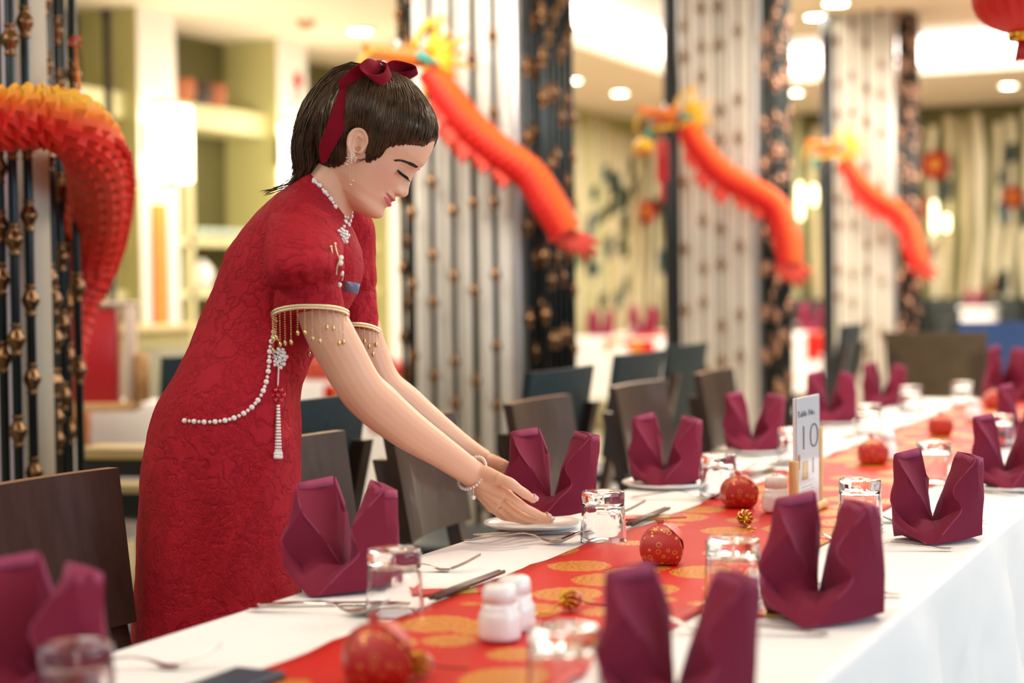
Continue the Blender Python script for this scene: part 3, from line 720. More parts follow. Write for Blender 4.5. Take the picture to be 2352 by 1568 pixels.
charm(958, 1552, 'gold bell charm nearest, beside the bottom edge favour box', 1.25)
# ---- wooden table number stand
pa, pb = onz(1824, 1172, TZ+.018), onz(1880, 1150, TZ+.018)
d = (pb-pa); L_ = d.length; c = (pa+pb)/2; t = thing('number_stand', 'pale wooden table stand holding a printed card numbered ten', 'table sign', (c.x, c.y, TZ+.0045), atan2(d.y, d.x))
m_oak = noisy('oak_pale', 'd9a163', 'e9bb80', 30, .45, stretch=(1, 6, 1))
hl = L_/2
B().rbox(-hl-.022, hl+.022, -.016, .016, 0, .0165, .012, 3).obj('base', m_oak, t)
B().lathe([(.0088, .0165), (.009, .018), (.009, .100), (.0082, .1025), (.0005, .103)], 20, (-hl, 0, 0)).obj('post', m_oak, t)
B().lathe([(.0088, .0165), (.009, .018), (.009, .150), (.0082, .1525), (.0005, .153)], 20, (hl, 0, 0)).obj('post', m_oak, t)
cw, ch = hl-.004, .215
card = B().box(-cw-.004, cw, -.0035, .0015, .0168, ch).obj('card', mk('card_white', 'f4f0f2', .35), t, smooth=False)
B().box(-cw-.005, cw+.001, -.0056, -.0046, .0168, ch+.001).obj('acrylic_front', mk('acrylic', 'ffffff', .03, 0, Transmission_Weight=1, IOR=1.2), t, smooth=False)
m_ink = mk('ink_green_black', '1f2e2a', .6); m_ink2 = mk('ink_grey', '8d8d90', .6); m_ph = [mk('print_orange', 'c98a4a', .6), mk('print_dark', '3a3634', .6), mk('print_yellow', 'd8a93c', .6)]
def text(s_, size, x, z, mat, par, y=-.0042, sx=1.0, align='CENTER', thin=0):
    cu = bpy.data.curves.new('lettering', 'FONT'); cu.body = s_; cu.size = size; cu.align_x = align; cu.extrude = .0003; cu.offset = thin
    o = bpy.data.objects.new('tmp', cu); COL.objects.link(o)
    dg = bpy.context.evaluated_depsgraph_get(); me = bpy.data.meshes.new_from_object(o.evaluated_get(dg)); bpy.data.objects.remove(o)
    me.transform(Matrix.Translation((x, y, z)) @ Matrix.Rotation(pi/2, 4, 'X') @ Matrix.Diagonal((sx, 1, 1, 1)))
    me.materials.clear(); me.materials.append(mat); q = lnk('lettering', me); q.parent = par; return q
text('10', .068, 0.002, .118, m_ink, card, sx=1.0*(2*cw/.075), thin=-.0021); text('Table No.', .0155, -.012, .180, m_ink2, card, sx=.9*(2*cw/.075))
b = B()
for k in range(5): b.box(-cw*.62, cw*(.5 if k % 2 else .35), -.0041, -.0036, .050-.006*k, .0515-.006*k)
b.obj('print_lines', m_ink2, card, smooth=False)
B().box(-cw*.55, -cw*.05, -.0041, -.0036, .064, .098).obj('picture', m_ph[0], card, smooth=False)
B().box(-cw*.42, -cw*.18, -.0045, -.0041, .070, .096).obj('picture_detail', m_ph[2], card, smooth=False)
B().box(cw*.34, cw*.44, -.0041, -.0036, .072, .100).obj('picture', m_ph[1], card, smooth=False)
B().box(-cw*.9, -cw*.72, -.0041, -.0036, .085, .112).obj('picture', m_ph[0], card, smooth=False)
# ================================================================ chairs
m_dk = noisy('chair_walnut', '3a2c26', '4a3a31', 9, .3, stretch=(1, 5, 1), Coat_Weight=.3)
m_edge = mk('chair_edge', '9a7450', .4)
m_seat = mk('seat_vinyl', '31424c', .35)
m_teal = noisy('chair_teal', '14262c', '1d343a', 40, .6, bump=.1)
def make_chair(name, lab, grp=None, backm=None, w=.38, top=.905, ph=.235, seatm=None):
    """faces +X; origin on the floor under the back"""
    t = thing(name, lab, 'chair', (0, 0, 0), 0, grp); rk = .16
    def bx(z): return -(z-.45)*rk
    # curved, raked back panel
    rows = []; z0, z1 = top-ph, top
    b = B(); n = 10
    def P(u, v, s): z = lerp(z0, z1, v); return (bx(z)+.018*(u*u)-.012+s, u*w/2*(.94+.06*v), z)
    ring = [(k/n*2-1, .011) for k in range(n+1)]+[(1-k/n*2, -.011) for k in range(n+1)]
    b.grid([[P(u, v, s) for (u, s) in ring] for v in (0, .02, .25, .5, .75, .98, 1)], cv=True)
    m0 = len(ring)//2
    for v in (0, 1):
        b.cur = 1 if v else 0
        for k in range(n): b.add([P(ring[k][0], v, .011), P(ring[k+1][0], v, .011), P(ring[k+1][0], v, -.011), P(ring[k][0], v, -.011)], [(0, 1, 2, 3) if not v else (3, 2, 1, 0)])
    b.obj('backrest', [backm, m_edge if backm is m_dk else backm], t, sharp=40)
    for s in (-1, 1):
        y = s*(w/2-.035)
        B().grid([[(x-.016+(.05 if z < .3 else 0)*0, y-.02, z), (x+.016, y-.02, z), (x+.016, y+.02, z), (x-.016, y+.02, z)] for x, z in ((-.03, 0), (.0, .45), (bx(top-ph*.3)-.026, top-ph*.3))], cv=True, caps=True).obj('leg', m_dk, t, smooth=False)
        B().grid([[(x-.016, y-.018, z), (x+.016, y-.018, z), (x+.016, y+.018, z), (x-.016, y+.018, z)] for x, z in ((.40, 0), (.385, .42))], cv=True, caps=True).obj('leg', m_dk, t, smooth=False)
        B().box(.0, .385, y-.012, y+.012, .36, .415).obj('side_rail', m_dk, t, smooth=False)
    B().rbox(-.01, .43, -w/2, w/2, .415, .435, .006, 2).obj('seat_frame', m_dk, t)
    B().rbox(-.005, .425, -w/2+.008, w/2-.008, .4355, .475, .018, 3).obj('seat', seatm or m_seat, t)
    return t
walnut = make_chair('dining_chair', 'dark walnut chair nearest, at the left edge beside the red skirt', 'walnut chairs along the main table', m_dk)
teal = make_chair('dining_chair', 'teal backed chair with its back to us behind the woman', 'teal chairs of the hall', m_teal, .44, .95, .34)
WCH = [((282, 1095), None, 'dark walnut chair nearest, at the left edge beside the red skirt'), ((797, 990), .36, 'dark walnut chair half hidden behind the red skirt'), ((1066, 940), .36, 'dark walnut chair under the reaching forearm'),
       ((1312, 893), .38, 'dark walnut chair behind the napkin being placed'), ((1522, 855), .4, 'dark walnut chair with a blue sheen, behind the second far napkin'), ((1686, 835), .4, 'narrow seen walnut chair left of the middle column, behind the third far napkin')]
for i, ((x, y), w_, lab) in enumerate(WCH):
    q = onz(x, y, .915); q = onp(x, y, 0, -1.66)
    loc = (-1.60, q.y-.185-(.02 if i == 0 else 0), 0)
    if i == 0: walnut.location = loc
    else: copy_tree(walnut, None, loc, [0, .05, .12, .03, -.02, .04][i], lab)
TCH = [((852, 900), 3.9, 'teal backed chair directly behind the red dress, beside the forearm', pi), ((1372, 838), 5.7, 'teal backed chair left of the napkins, below the white far table', pi), ((1532, 803), 6.7, 'teal backed chair in front of the far white table, left of the middle column', pi),
       ((1632, 786), 7.3, 'teal backed chair against the middle column', pi), ((1986, 742), 10.2, 'teal backed chair between the two farther columns', pi), ((592, 808), 8.0, 'dark chair seen past the red dress below the shelves', pi*.9),
       ((2196, 728), 11.0, 'blue black chair right of the farthest column', pi*1.1)]
for i, ((x, y), Z, lab, rz) in enumerate(TCH):
    q = px(x, y, Z); loc = (q.x, q.y-.2, q.z-.95)
    loc = (q.x, q.y-.2, 0)
    # slide along the ray until the top edge meets the pixel
    q = onz(x, y, .95); loc = (q.x-.095, q.y-.215, 0)
    if i == 0: teal.location = loc; teal.rotation_euler = (0, 0, rz); teal['label'] = lab
    else: copy_tree(teal, None, loc, rz, lab)
brown = make_chair('dining_chair', 'brown backed chair facing away beyond the far end of the table', None, noisy('chair_brown', '4a3d2c', '5a4b36', 12, .5), .46, .95, .36)
q = onz(2262, 762, .95); brown.location = (q.x-.2, q.y, 0); brown.rotation_euler = (0, 0, pi/2*.95)
blue = make_chair('dining_chair', 'blue glossy backed chair at the right edge beyond the far napkin', None, mk('chair_blue', '2a4a80', .2), .46, .95, .36)
q = onz(2345, 738, .95); blue.location = (q.x-.1, q.y, 0); blue.rotation_euler = (0, 0, pi/2*1.05)
# ---- dark upholstered banquette along the back wall
m_bq = mk('banquette_black', '14201c', .5)
t = thing('banquette', 'long black banquette seat along the mural wall', 'bench', (-2.4, YB-.45, 0))
for k in range(6):
    B().rbox(-2.6+.9*k+.006, -1.7+.9*k-.006, .12, .3, .45, 1.02, .03, 3).obj('back_cushion', m_bq, t)
    B().rbox(-2.6+.9*k+.004, -1.7+.9*k-.004, -.32, .14, .3, .448, .03, 3).obj('seat_cushion', m_bq, t)
B().rbox(-2.6, 2.8, -.28, .3, 0, .29, .01, 1).obj('plinth', m_dk, t)
# ================================================================ other tables of the hall
m_red = mk('runner_red', 'd8402a', .5)
def side_table(x0, x1, y0, y1, lab, drop=.55, run='x', seed=0, runner_lab=None, rspan=None):
    cx, cyy = (x0+x1)/2, (y0+y1)/2
    t = thing('dining_table', 'table under the cloth, '+lab, 'table', (cx, cyy, 0), 0, 'other tables of the hall'); hx, hy = (x1-x0)/2-.012, (y1-y0)/2-.012
    B().box(-hx, hx, -hy, hy, .70, .736).obj('tabletop', m_wood, t, smooth=False)
    for sx in (-1, 1):
        for sy in (-1, 1): B().box(sx*(hx-.08)-.03, sx*(hx-.08)+.03, sy*(hy-.08)-.03, sy*(hy-.08)+.03, 0, .70).obj('leg', m_wood, t, smooth=False)
    tag(table_cloth(x0, x1, y0, y1, .75, drop, .02, seed, 10, 24, 10).obj('tablecloth', m_cloth), 'white tablecloth, '+lab, 'tablecloth', 'white cloths of the other tables')
    if runner_lab:
        a, c = rspan
        if run == 'x':
            b = runner(a, c, x0, x1, .752, .22, .22, 6, 50, seed)
            b.v = [(p[1], p[0], p[2]) for p in b.v]
        else: b = runner(a, c, y0, y1, .752, .22, .22, 6, 50, seed)
        o = b.obj('table_runner', m_runner); mod(o, 'SOLIDIFY', thickness=.0012, offset=0); tag(o, runner_lab, 'runner', 'runners of the other tables')
# second table, parallel to the main one on its left
side_table(-4.3, -3.38, 6.6, 8.2, 'left, behind the red dress', .66, 'y', 2, 'red and gold runner on the table behind the dress', (-4.0, -3.62))
side_table(-4.9, -4.0, 4.1, 5.5, 'far left, behind the rod screen', .5, 'x', 5, 'red runner on the table behind the rods', (4.55, 4.95))
p0 = onz(1290, 775); side_table(p0.x, p0.x+.95, p0.y-.1, p0.y+1.9, 'far, seen between the first two columns', .5, 'y', 7, 'orange red runner on the far table between the columns', (p0.x+.42, p0.x+.85))
q0 = px(1812, 760, 14.3); side_table(q0.x-.1, q0.x+.75, q0.y, q0.y+.9, 'farthest, seen between the middle and far columns', .5, 'y', 9, 'red runner on the farthest table', (q0.x+.15, q0.x+.5))
w0 = px(2206, 700, 13.5); t = thing('pedestal_stand', 'tall white draped pedestal stand before the banquette at far right', 'stand', (w0.x, w0.y, 0))
B().rbox(0, .26, 0, .26, 0, .95, .02, 2).obj('drape', m_cloth, t); B().rbox(-.02, .28, -.02, .28, .9505, .975, .008, 2).obj('top', m_china, t)
r0 = onz(2300, 808); side_table(r0.x, r0.x+1.0, r0.y-.1, r0.y+1.4, 'right edge, beyond the end of the main table', .3, 'x', 13, 'red runner on the table at the right edge', (r0.y-.05, r0.y+.6))
# napkins and glasses on those tables (small in view)
def far_napkin(x, Z, lab, sc=1.25, rz=.4, var=0, z=.7575):
    p = px(x, 700, Z); t = napkin((p.x, p.y, z), rz, lab, var, sc); t['group'] = 'napkins of the other tables'
far_napkin(1378, 14.2, 'wine red napkin at the left of the far white table', 1.5)
far_napkin(1475, 14.3, 'wine red napkin at the middle of the far white table', 1.7, .6)
far_napkin(1868, 14.75, 'red napkin on the farthest white table between the columns', 1.7)
far_napkin(2238, 13.65, 'orange red napkin on the white pedestal stand far right', 1.0, .4, 0, .977)
for x, Z, lab in [(1450, 13.9, 'tumbler among the napkins of the far white table'), (1828, 14.6, 'tumbler on the farthest white table between the columns')]:
    p = px(x, 700, Z); glass((p.x, p.y, .7575), lab, .2, 'tumblers of the other tables')
# red favour boxes on the table behind the dress
for x, y, lab, sc in [(893, 874, 'red favour box behind the far forearm', 1.7), (942, 872, 'smaller red favour box beside its neighbour behind the far forearm', 1.3), (735, 874, 'large red gift box between dress and forearm', 2.6)]:
    p = onz(x, y); t = thing('favour_box', lab, 'gift box', (p.x, p.y, .7585), .3, 'gift boxes on the table behind'); t.scale = (sc,)*3
    for n_, me in FV: q = lnk(n_, me); q.parent = t
# ---------------- things seen behind the rod screen at the left
m_lac = mk('lacquer_red', 'c8242a', .35); m_pink = mk('ribbon_pink', 'e0457a', .4)
p = onz(190, 948); t = thing('gift_tower', 'red boxed gift display with pale frame standing on the left table', 'display', (p.x, p.y, .7575), .45)
B().rbox(-.20, .20, -.07, .07, 0, .03, .006, 1).obj('base', m_oak, t)
B().rbox(-.17, .13, -.05, .05, .03, .36, .006, 1).obj('red_panel', m_lac, t)
for s in (-1, 1): B().rbox(.02+s*.155-.012, .02+s*.155+.012, -.06, .06, .03, .37, .004, 1).obj('frame_post', mk('frame_pale', 'e8cdb6', .5) if s < 0 else bpy.data.materials['frame_pale'], t)
B().rbox(-.155, .195, -.06, .06, .3705, .385, .004, 1).obj('frame_top', bpy.data.materials['frame_pale'], t)
B().rbox(.19, .235, -.03, .03, .03, .2, .006, 1).obj('side_block', m_oak, t)
p = onp(205, 770, 0, p.x); t = thing('paper_ornament', 'red curled paper tail ornament with a pink ring above the gift display', 'ornament', (p.x, p.y, p.z+.04), .45)
B().tube(spline([(-.12, 0, -.04), (-.05, 0, -.02), (.0, 0, -.03), (.03, 0, .0), (.035, 0, .05), (.0, 0, .07), (-.03, 0, .055)], 24), .009, 8).obj('curl', m_lac, t)
B().tube([(.045+.028*cos(2*pi*k/16), .012, -.035+.028*sin(2*pi*k/16)) for k in range(16)], .008, 6, closed=True).obj('ring', m_pink, t)
B().tube([(-.02, 0, -.02), (-.02, 0, -.12)], .004, 6).obj('stem', m_lac, t)
# low bench / tables with pale top edges
m_btop = mk('bench_top', 'd9c48e', .45); m_bdk = mk('bench_dark', '1c211c', .5)
a_ = px(180, 1040, 4.7); t = thing('console_table', 'dark two tier console with pale top edges left of the red dress', 'console', (a_.x, a_.y, 0))
t.rotation_euler = (0, 0, .25)
B().rbox(0, .62, .0, .14, .715, .745, .004, 1).obj('top', m_btop, t); B().box(.01, .61, .01, .13, .665, .7145).obj('apron', m_bdk, t, smooth=False)
B().rbox(-.12, .62, -.12, .0, .635, .66, .004, 1).obj('lower_tier', m_btop, t); B().box(-.11, .61, -.11, -.001, .57, .6345).obj('lower_apron', m_bdk, t, smooth=False)
for xx in (-.1, .56):
    for yy, hh in ((-.1, .57), (.08, .665)): B().box(max(xx, -.1 if yy < 0 else .02), max(xx, -.1 if yy < 0 else .02)+.045, yy, yy+.045, 0, hh).obj('leg', m_bdk, t, smooth=False)
# cabinet low at the left wall
p = onp(262, 880, 0, XL+.25); t = thing('side_cabinet', 'olive side cabinet with a grey door under the left niche', 'cabinet', (XL+.02, p.y, 0))
B().box(0, .4, -.5, .5, 0, .95).obj('body', noisy('cabinet_olive', 'a89e6a', 'b8ae7a', 4, .6), t, smooth=False)
for k in (-1, 1): B().rbox(.4, .42, k*.24-.2, k*.24+.2, .12, .86, .004, 1).obj('door', mk('cabinet_grey', '8d8a72', .6) if k < 0 else bpy.data.materials['cabinet_grey'], t)
B().rbox(-.01, .44, -.52, .52, .95, .985, .004, 1).obj('top', m_btop, t)
# crockery and pots on the shelf niche
m_cel = mk('china_green', 'cfe0d2', .25); m_pot = mk('pot_terracotta', 'a8623c', .6)
def pot(x, y, z, mat, prof, n_, lab, cat, grp):
    o = B().lathe(prof, 20).obj(n_, mat); o.location = (x, y, z); tag(o, lab, cat, grp); return o
yy0, yy1 = SH0
bowl = [(.0005, .002), (.02, .0), (.022, .008), (.045, .03), (.055, .06), (.052, .06), (.042, .033), (.018, .014), (.0005, .012)]
ORD = ['first', 'second', 'third', 'fourth', 'fifth', 'sixth']
for k in range(6): pot(XL-.13, yy0+.42+.13*k, 1.5105, m_cel, bowl, 'bowl', ORD[k]+' pale green bowl from the left on the upper shelf between the pillars', 'bowl', 'bowls on the upper shelf')
for k in range(3): pot(XL-.16, yy0+.10+.36*k, 1.1805, m_china, [(.0005, .0), (.06, .0), (.075, .05), (.075, .12), (.05, .16), (.03, .17), (.025, .19), (.0005, .19)], 'jar', ['white round jar on the middle shelf left of the divider', 'white round jar on the middle shelf at centre', 'white round jar on the middle shelf right'][k], 'jar', 'white jars on the middle shelf')
for k in range(3): pot(XL-.10, yy0+.22+.17*k, 2.3505, [m_pot, mk('pot_dark', '3a2a20', .5), m_pot][k], [(.0005, .0), (.05, .0), (.07, .03), (.074, .13), (.068, .14), (.06, .135), (.0005, .11)], 'pot', ['terracotta pot on the top shelf, left of three', 'dark brown pot on the top shelf, middle of three', 'terracotta pot on the top shelf, right of three'][k], 'pot', 'pots on the top shelf')
# sconces on the lit pillars
m_shade = emit('shade_glow', 'fff2d4', 5.0); m_brk = mk('sconce_dark', '3c3c34', .4)
for k, (xa, ya, yb_, lab) in enumerate([(392, 247, 415, 'cylindrical wall lamp glowing white on the pillar left of the woman'), (688, 285, 432, 'cylindrical wall lamp on the pillar just behind the ponytail')]):
    p = onp(xa, (ya+yb_)/2, 0, XL+.16); zt, zb = onp(xa, ya, 0, XL+.16).z, onp(xa, yb_, 0, XL+.16).z
    t = thing('wall_lamp', lab, 'lamp', (XL, p.y, p.z), 0, 'wall lamps on the left pillars'); hh = (zt-zb)/2
    B().lathe([(.12, -hh), (.125, -hh), (.125, hh), (.12, hh)], 28, (.16, 0, 0), caps=False).grid([[(.16+.12*cos(2*pi*j/28)*r, .12*sin(2*pi*j/28)*r, s_*hh*.98) for j in range(28)] for s_ in (1,) for r in (1, .02)], cv=True).obj('shade', m_shade, t)
    B().rbox(.001, .03, -.05, .05, hh*.2-.1, hh*.2+.1, .006, 1).obj('backplate', m_brk, t)
    for s_ in (-1, 1): B().box(.02, .16, -.012, .012, s_*(hh+.03)-.012, s_*(hh+.03)+.012).obj('arm', m_brk, t, smooth=False); B().lathe([(.0005, -.02), (.03, -.02), (.03, .02), (.0005, .02)], 12, (.16, 0, s_*(hh+.012))).obj('finial', m_brk, t)
    l = bpy.data.lights.new('sconce_light', 'POINT'); l.energy = 16; l.color = (1, .93, .78); l.shadow_soft_size = .14; o = lnk('sconce_light', l); o.location = (XL+.38, p.y, p.z)
# red paper couplet on the first pillar, small red mark on the second
p, q = onp(366, 468, 0, XL+.01), onp(366, 772, 0, XL+.01); t = thing('paper_couplet', 'tall narrow orange red paper couplet hanging on the first pillar', 'banner', (XL+.006, p.y, 0))
B().box(0, .004, -.055, .055, q.z, p.z).obj('sheet', mk('couplet_orange', 'e2742c', .6), t, smooth=False)
for k in range(7): z = lerp(p.z, q.z, (k+.5)/7); B().box(.004, .006, -.03, .03, z-.055, z+.055).obj('gold_patch', mk('couplet_gold', 'e8a23a', .5) if k == 0 else bpy.data.materials['couplet_gold'], t, smooth=False)
for s_ in (-1, 1): B().box(-.001, .0035, s_*.066-.010, s_*.066+.010, q.z, p.z).obj('border', mk('couplet_red', 'dd3b2a', .6) if s_ < 0 else bpy.data.materials['couplet_red'], t, smooth=False)
p = onp(684, 185, 0, XL+.01); t = thing('paper_charm', 'small red paper charm hanging high on the second pillar', 'ornament', (XL+.006, p.y, p.z))
B().lathe([(.0005, 0), (.05, 0), (.055, .01), (.0005, .012)], 8, (0, 0, 0), 'x').obj('diamond', m_lac, t); B().box(0, .006, -.018, .018, -.16, -.05).obj('tassel', m_lac, t, smooth=False)
# dark pole in the left niche
p = onp(249, 230, 0, XL+.6); t = thing('curtain_pole', 'dark vertical pole before the leftmost niche', 'pole', (XL+.6, p.y, 0)); B().lathe([(.03, 0), (.03, .02), (.022, .025), (.022, 2.6)], 12).obj('shaft', m_brk, t); B().lathe([(.03, 2.6), (.03, 2.63), (.0005, 2.64)], 12).obj('cap', m_brk, t)
# red rosettes and wall lights on the mural
m_ros = [mk('rosette_red', 'b51d22', .6), mk('rosette_gold', 'd8913c', .5)]
def rosette(x, y, ax, v, r, lab):
    p = onp(x, y, ax, v); t = thing('paper_rosette', lab, 'rosette', p, pi/2 if ax == 0 else 0, 'red rosettes on the mural'); n = 24
    def pl(r0, r1, dy, am): 
        rows = []
        for q in range(4):
            rr = lerp(r0, r1, q/3); rows.append([(rr*cos(2*pi*j/(2*n)), dy-(am*(1 if j % 2 else -1)*rr/r)-.02*(1-q/3), rr*sin(2*pi*j/(2*n))*(1+.04*(j % 4 == 0))) for j in range(2*n)])
        return B().grid(rows, cv=True)
    pl(.012, r, -.01, .012).obj('pleats', m_ros[0], t, smooth=False); pl(.008, r*.45, -.035, .006).obj('centre', m_ros[1], t, smooth=False)
rosette(2149, 378, 1, YB-.08, .135, 'large red pleated paper rosette right of the farthest column'); rosette(2328, 452, 1, YB-.08, .10, 'smaller red rosette near the right edge of the mural')
rosette(1486, 486, 1, YB-.08, .115, 'red rosette left of the middle column, below the second dragon head')
m_wl2 = emit('wall_light', 'fdf6c8', 4.5)
for x, y, h_, lab in [(1838, 462, .36, 'taller glowing wall light right of the middle column'), (1870, 448, .2, 'shorter glowing wall light right of the middle column'), (2146, 497, .30, 'glowing wall light right of the farthest column'), (2174, 512, .16, 'dim small wall light right of the farthest column')]:
    p = onp(x, y, 1, YB-.1); t = thing('mural_light', lab, 'lamp', p, 0, 'wall lights on the mural')
    B().lathe([(.0005, -h_/2), (.022, -h_/2+.01), (.028, -h_*.2), (.028, h_*.2), (.022, h_/2-.01), (.0005, h_/2)], 16).obj('tube', m_wl2, t); B().rbox(-.02, .02, .02, .05, -.05, .05, .004, 1).obj('mount', m_brk, t)
# ceiling downlights and fittings
m_dl = emit('downlight_glow', 'fff4dc', 30); m_ring = mk('downlight_ring', 'e8dcc4', .5)
def downlight(x, y, lab, r=.07):
    p = onz(x, y, ZC-.012); t = thing('downlight', lab, 'ceiling light', p, 0, 'downlights of the hall')
    B().lathe([(r, .012), (r+.03, .010), (r+.03, .0), (r, -.002), (r, .012)], 24, caps=False).obj('ring', m_ring, t); B().lathe([(.0005, .004), (r, .004), (r, .008), (.0005, .008)], 24).obj('lamp', m_dl, t)
for x, y, lab in [(827, 74, 'round ceiling downlight above the woman, left of the dragon head'), (1316, 186, 'round ceiling downlight right of the first column'), (1424, 215, 'round ceiling downlight left of the second dragon head'), (1920, 9, 'ceiling downlight at the top edge between the farther columns'), (1876, 40, 'ceiling downlight beside the farthest column top'), (2316, 198, 'ceiling downlight at the far right above the mural'), (1826, 214, 'ceiling downlight seen just right of the middle column'), (1052, 105, 'ceiling downlight glowing by the first dragon mane')]:
    downlight(x, y, lab)
p = onz(702, 58, ZC-.03); t = thing('ceiling_sensor', 'small tan round ceiling fitting above the woman', 'sensor', p); B().lathe([(.05, .03), (.06, .02), (.055, -.01), (.02, -.03), (.0005, -.03)], 16).obj('body', mk('sensor_tan', 'c9a070', .5), t); B().lathe([(.07, .031), (.07, .022), (.055, .021)], 16).obj('ring', m_ring, t)
# ================================================================ paper dragons and lantern
def paper(name, c1, c2, c3, fade=20.0):
    """red paper with printed yellow spine (u=.25 of the ring is the spine)"""
    a = M_(name, c1, .55, Specular_IOR_Level=.3); tc = a.nd('TexCoord'); sp = a.nd('SeparateXYZ'); a.ln(tc.outputs['UV'], sp.inputs[0])
    d = a.math('ABSOLUTE', a.math('SUBTRACT', sp.outputs[1], .25))
    nz = a.noise(120, 2, .5, tc.outputs['UV'])
    d = a.math('ADD', d, a.math('MULTIPLY', a.math('SUBTRACT', nz, .5), .08))
    d = a.math('ADD', d, a.math('MAXIMUM', 0, a.math('MULTIPLY', a.math('SUBTRACT', sp.outputs[0], fade), .12)))
    a.color(a.ramp(d, [(.04, c3), (.13, c2), (.21, c1)])); a.set('Subsurface Weight', 0)
    return a.m
m_drg = paper('dragon_paper', 'dd2a1c', 'e8661e', 'f2b23a', 4.3); m_drg2 = paper('dragon_paper_far', 'd81e18', 'e23a1e', 'f06a26')
m_yel = mk('mane_yellow', 'f0b828', .5); m_org = mk('head_orange', 'e8782a', .5); m_teal2 = mk('trim_teal', '2a9a8c', .5); m_wht = mk('eye_white', 'f5f0e4', .4); m_blk = mk('eye_black', '181412', .3); m_frl = mk('frill_coral', 'e8513e', .6)
def scaled_body(path, rad, nring, nseg, mat, parent, amp=.10, ridge=1.0, name='body', spine=(0, 0, 1)):
    """accordion tube with overlapping scale ridges"""
    C = spline(path, nring); rows = []; uv = []
    for i in range(nring):
        t = (C[min(i+1, nring-1)]-C[max(i-1, 0)]).normalized(); u = i/(nring-1)
        s = Vector(spine); s = s-t*s.dot(t)
        if s.length < .25: s = Vector((1, 0, .2))-t*Vector((1, 0, .2)).dot(t)
        s.normalize(); x = t.cross(s)
        row = []
        for j in range(nseg):
            a = 2*pi*j/nseg; ph = (i/6.0+(.5 if (j//2) % 2 else 0)) % 1.0
            r = (interp(u, [0, .5, 1], rad) if len(rad) == 3 else float(np.interp(u, np.linspace(0, 1, len(rad)), rad)))
            r *= 1+amp*ridge*(ph-.5)
            row.append(C[i]+r*(cos(a)*x+sin(a)*s)); q_ = abs(j/nseg-.25); uv.append((u*8, .25+min(q_, 1-q_)))
        rows.append(row)
    b = B(); b.grid(rows, cv=True, caps=True)
    for k, q in enumerate(uv): b.uv[k] = q
    return b.obj(name, mat, parent, smooth=True, sharp=35), C
# ---- dragon wrapping the nearest column: its body loops in front of the rods and falls away behind
t = thing('paper_dragon', 'large orange red scaled paper dragon body looping round the nearest rod screen', 'dragon', tuple(px(120, 300, 3.28)))
O = t.location
loc = lambda x, y, Z: px(x, y, Z)-O
path = [loc(-560, 640, 4.15), loc(-450, 520, 3.95), loc(-320, 410, 3.75), loc(-190, 332, 3.6), loc(-90, 292, 3.52), loc(10, 272, 3.46), loc(95, 268, 3.44), loc(165, 286, 3.48), loc(212, 338, 3.66), loc(228, 410, 3.95), loc(226, 480, 4.2), loc(216, 545, 4.35), loc(196, 605, 4.42), loc(170, 660, 4.46), loc(148, 730, 4.5), loc(140, 800, 4.52), loc(135, 880, 4.55)]
scaled_body(path, [.020, .052, .062, .063, .064, .068, .074, .074, .070, .058], 270, 28, m_drg, t, .30, spine=(.55, -.15, .8))
b = B()
for k in range(26):                                   # ragged belly frill along the fall
    u = 7.6+k*.22; i = min(int(u), len(path)-2); c = Vector(path[i]).lerp(Vector(path[i+1]), u-i)
    d = RT*.070; w = Vector((0, 0, 1))*.016
    b.add([c+d*.8-w, c+d*.8+w, c+d*1.22+w*.2-Vector((0, 0, .012)), c+d*1.18-w*.9-Vector((0, 0, .014))]+[q+FW*.004 for q in (c+d*.8-w, c+d*.8+w, c+d*1.22+w*.2-Vector((0, 0, .012)), c+d*1.18-w*.9-Vector((0, 0, .014)))], [(0, 1, 2, 3), (7, 6, 5, 4), (0, 4, 5, 1), (1, 5, 6, 2), (2, 6, 7, 3), (3, 7, 4, 0)])
o = b.obj('frill', m_drg, t); o['kind'] = 'stuff'
# hanging string tied to a rod
a_, c_ = px(172, 100, 4.0), px(184, 212, 3.5); s = thing('hanging_string', 'orange string tying the large dragon loop to a rod', 'string', tuple(a_))
B().tube([(0, 0, 0), (.003, 0, -.03), tuple(c_-a_)], .0028, 6).obj('cord', m_org, s); B().tube([(.014*cos(k*.7), .014*sin(k*.7), .002*k-.008) for k in range(14)], .003, 5).obj('knot', m_frl, s)
B().ball(tuple(c_-a_+Vector((0, 0, -.004))), .009, 8, 6).obj('toggle', m_wht, s)
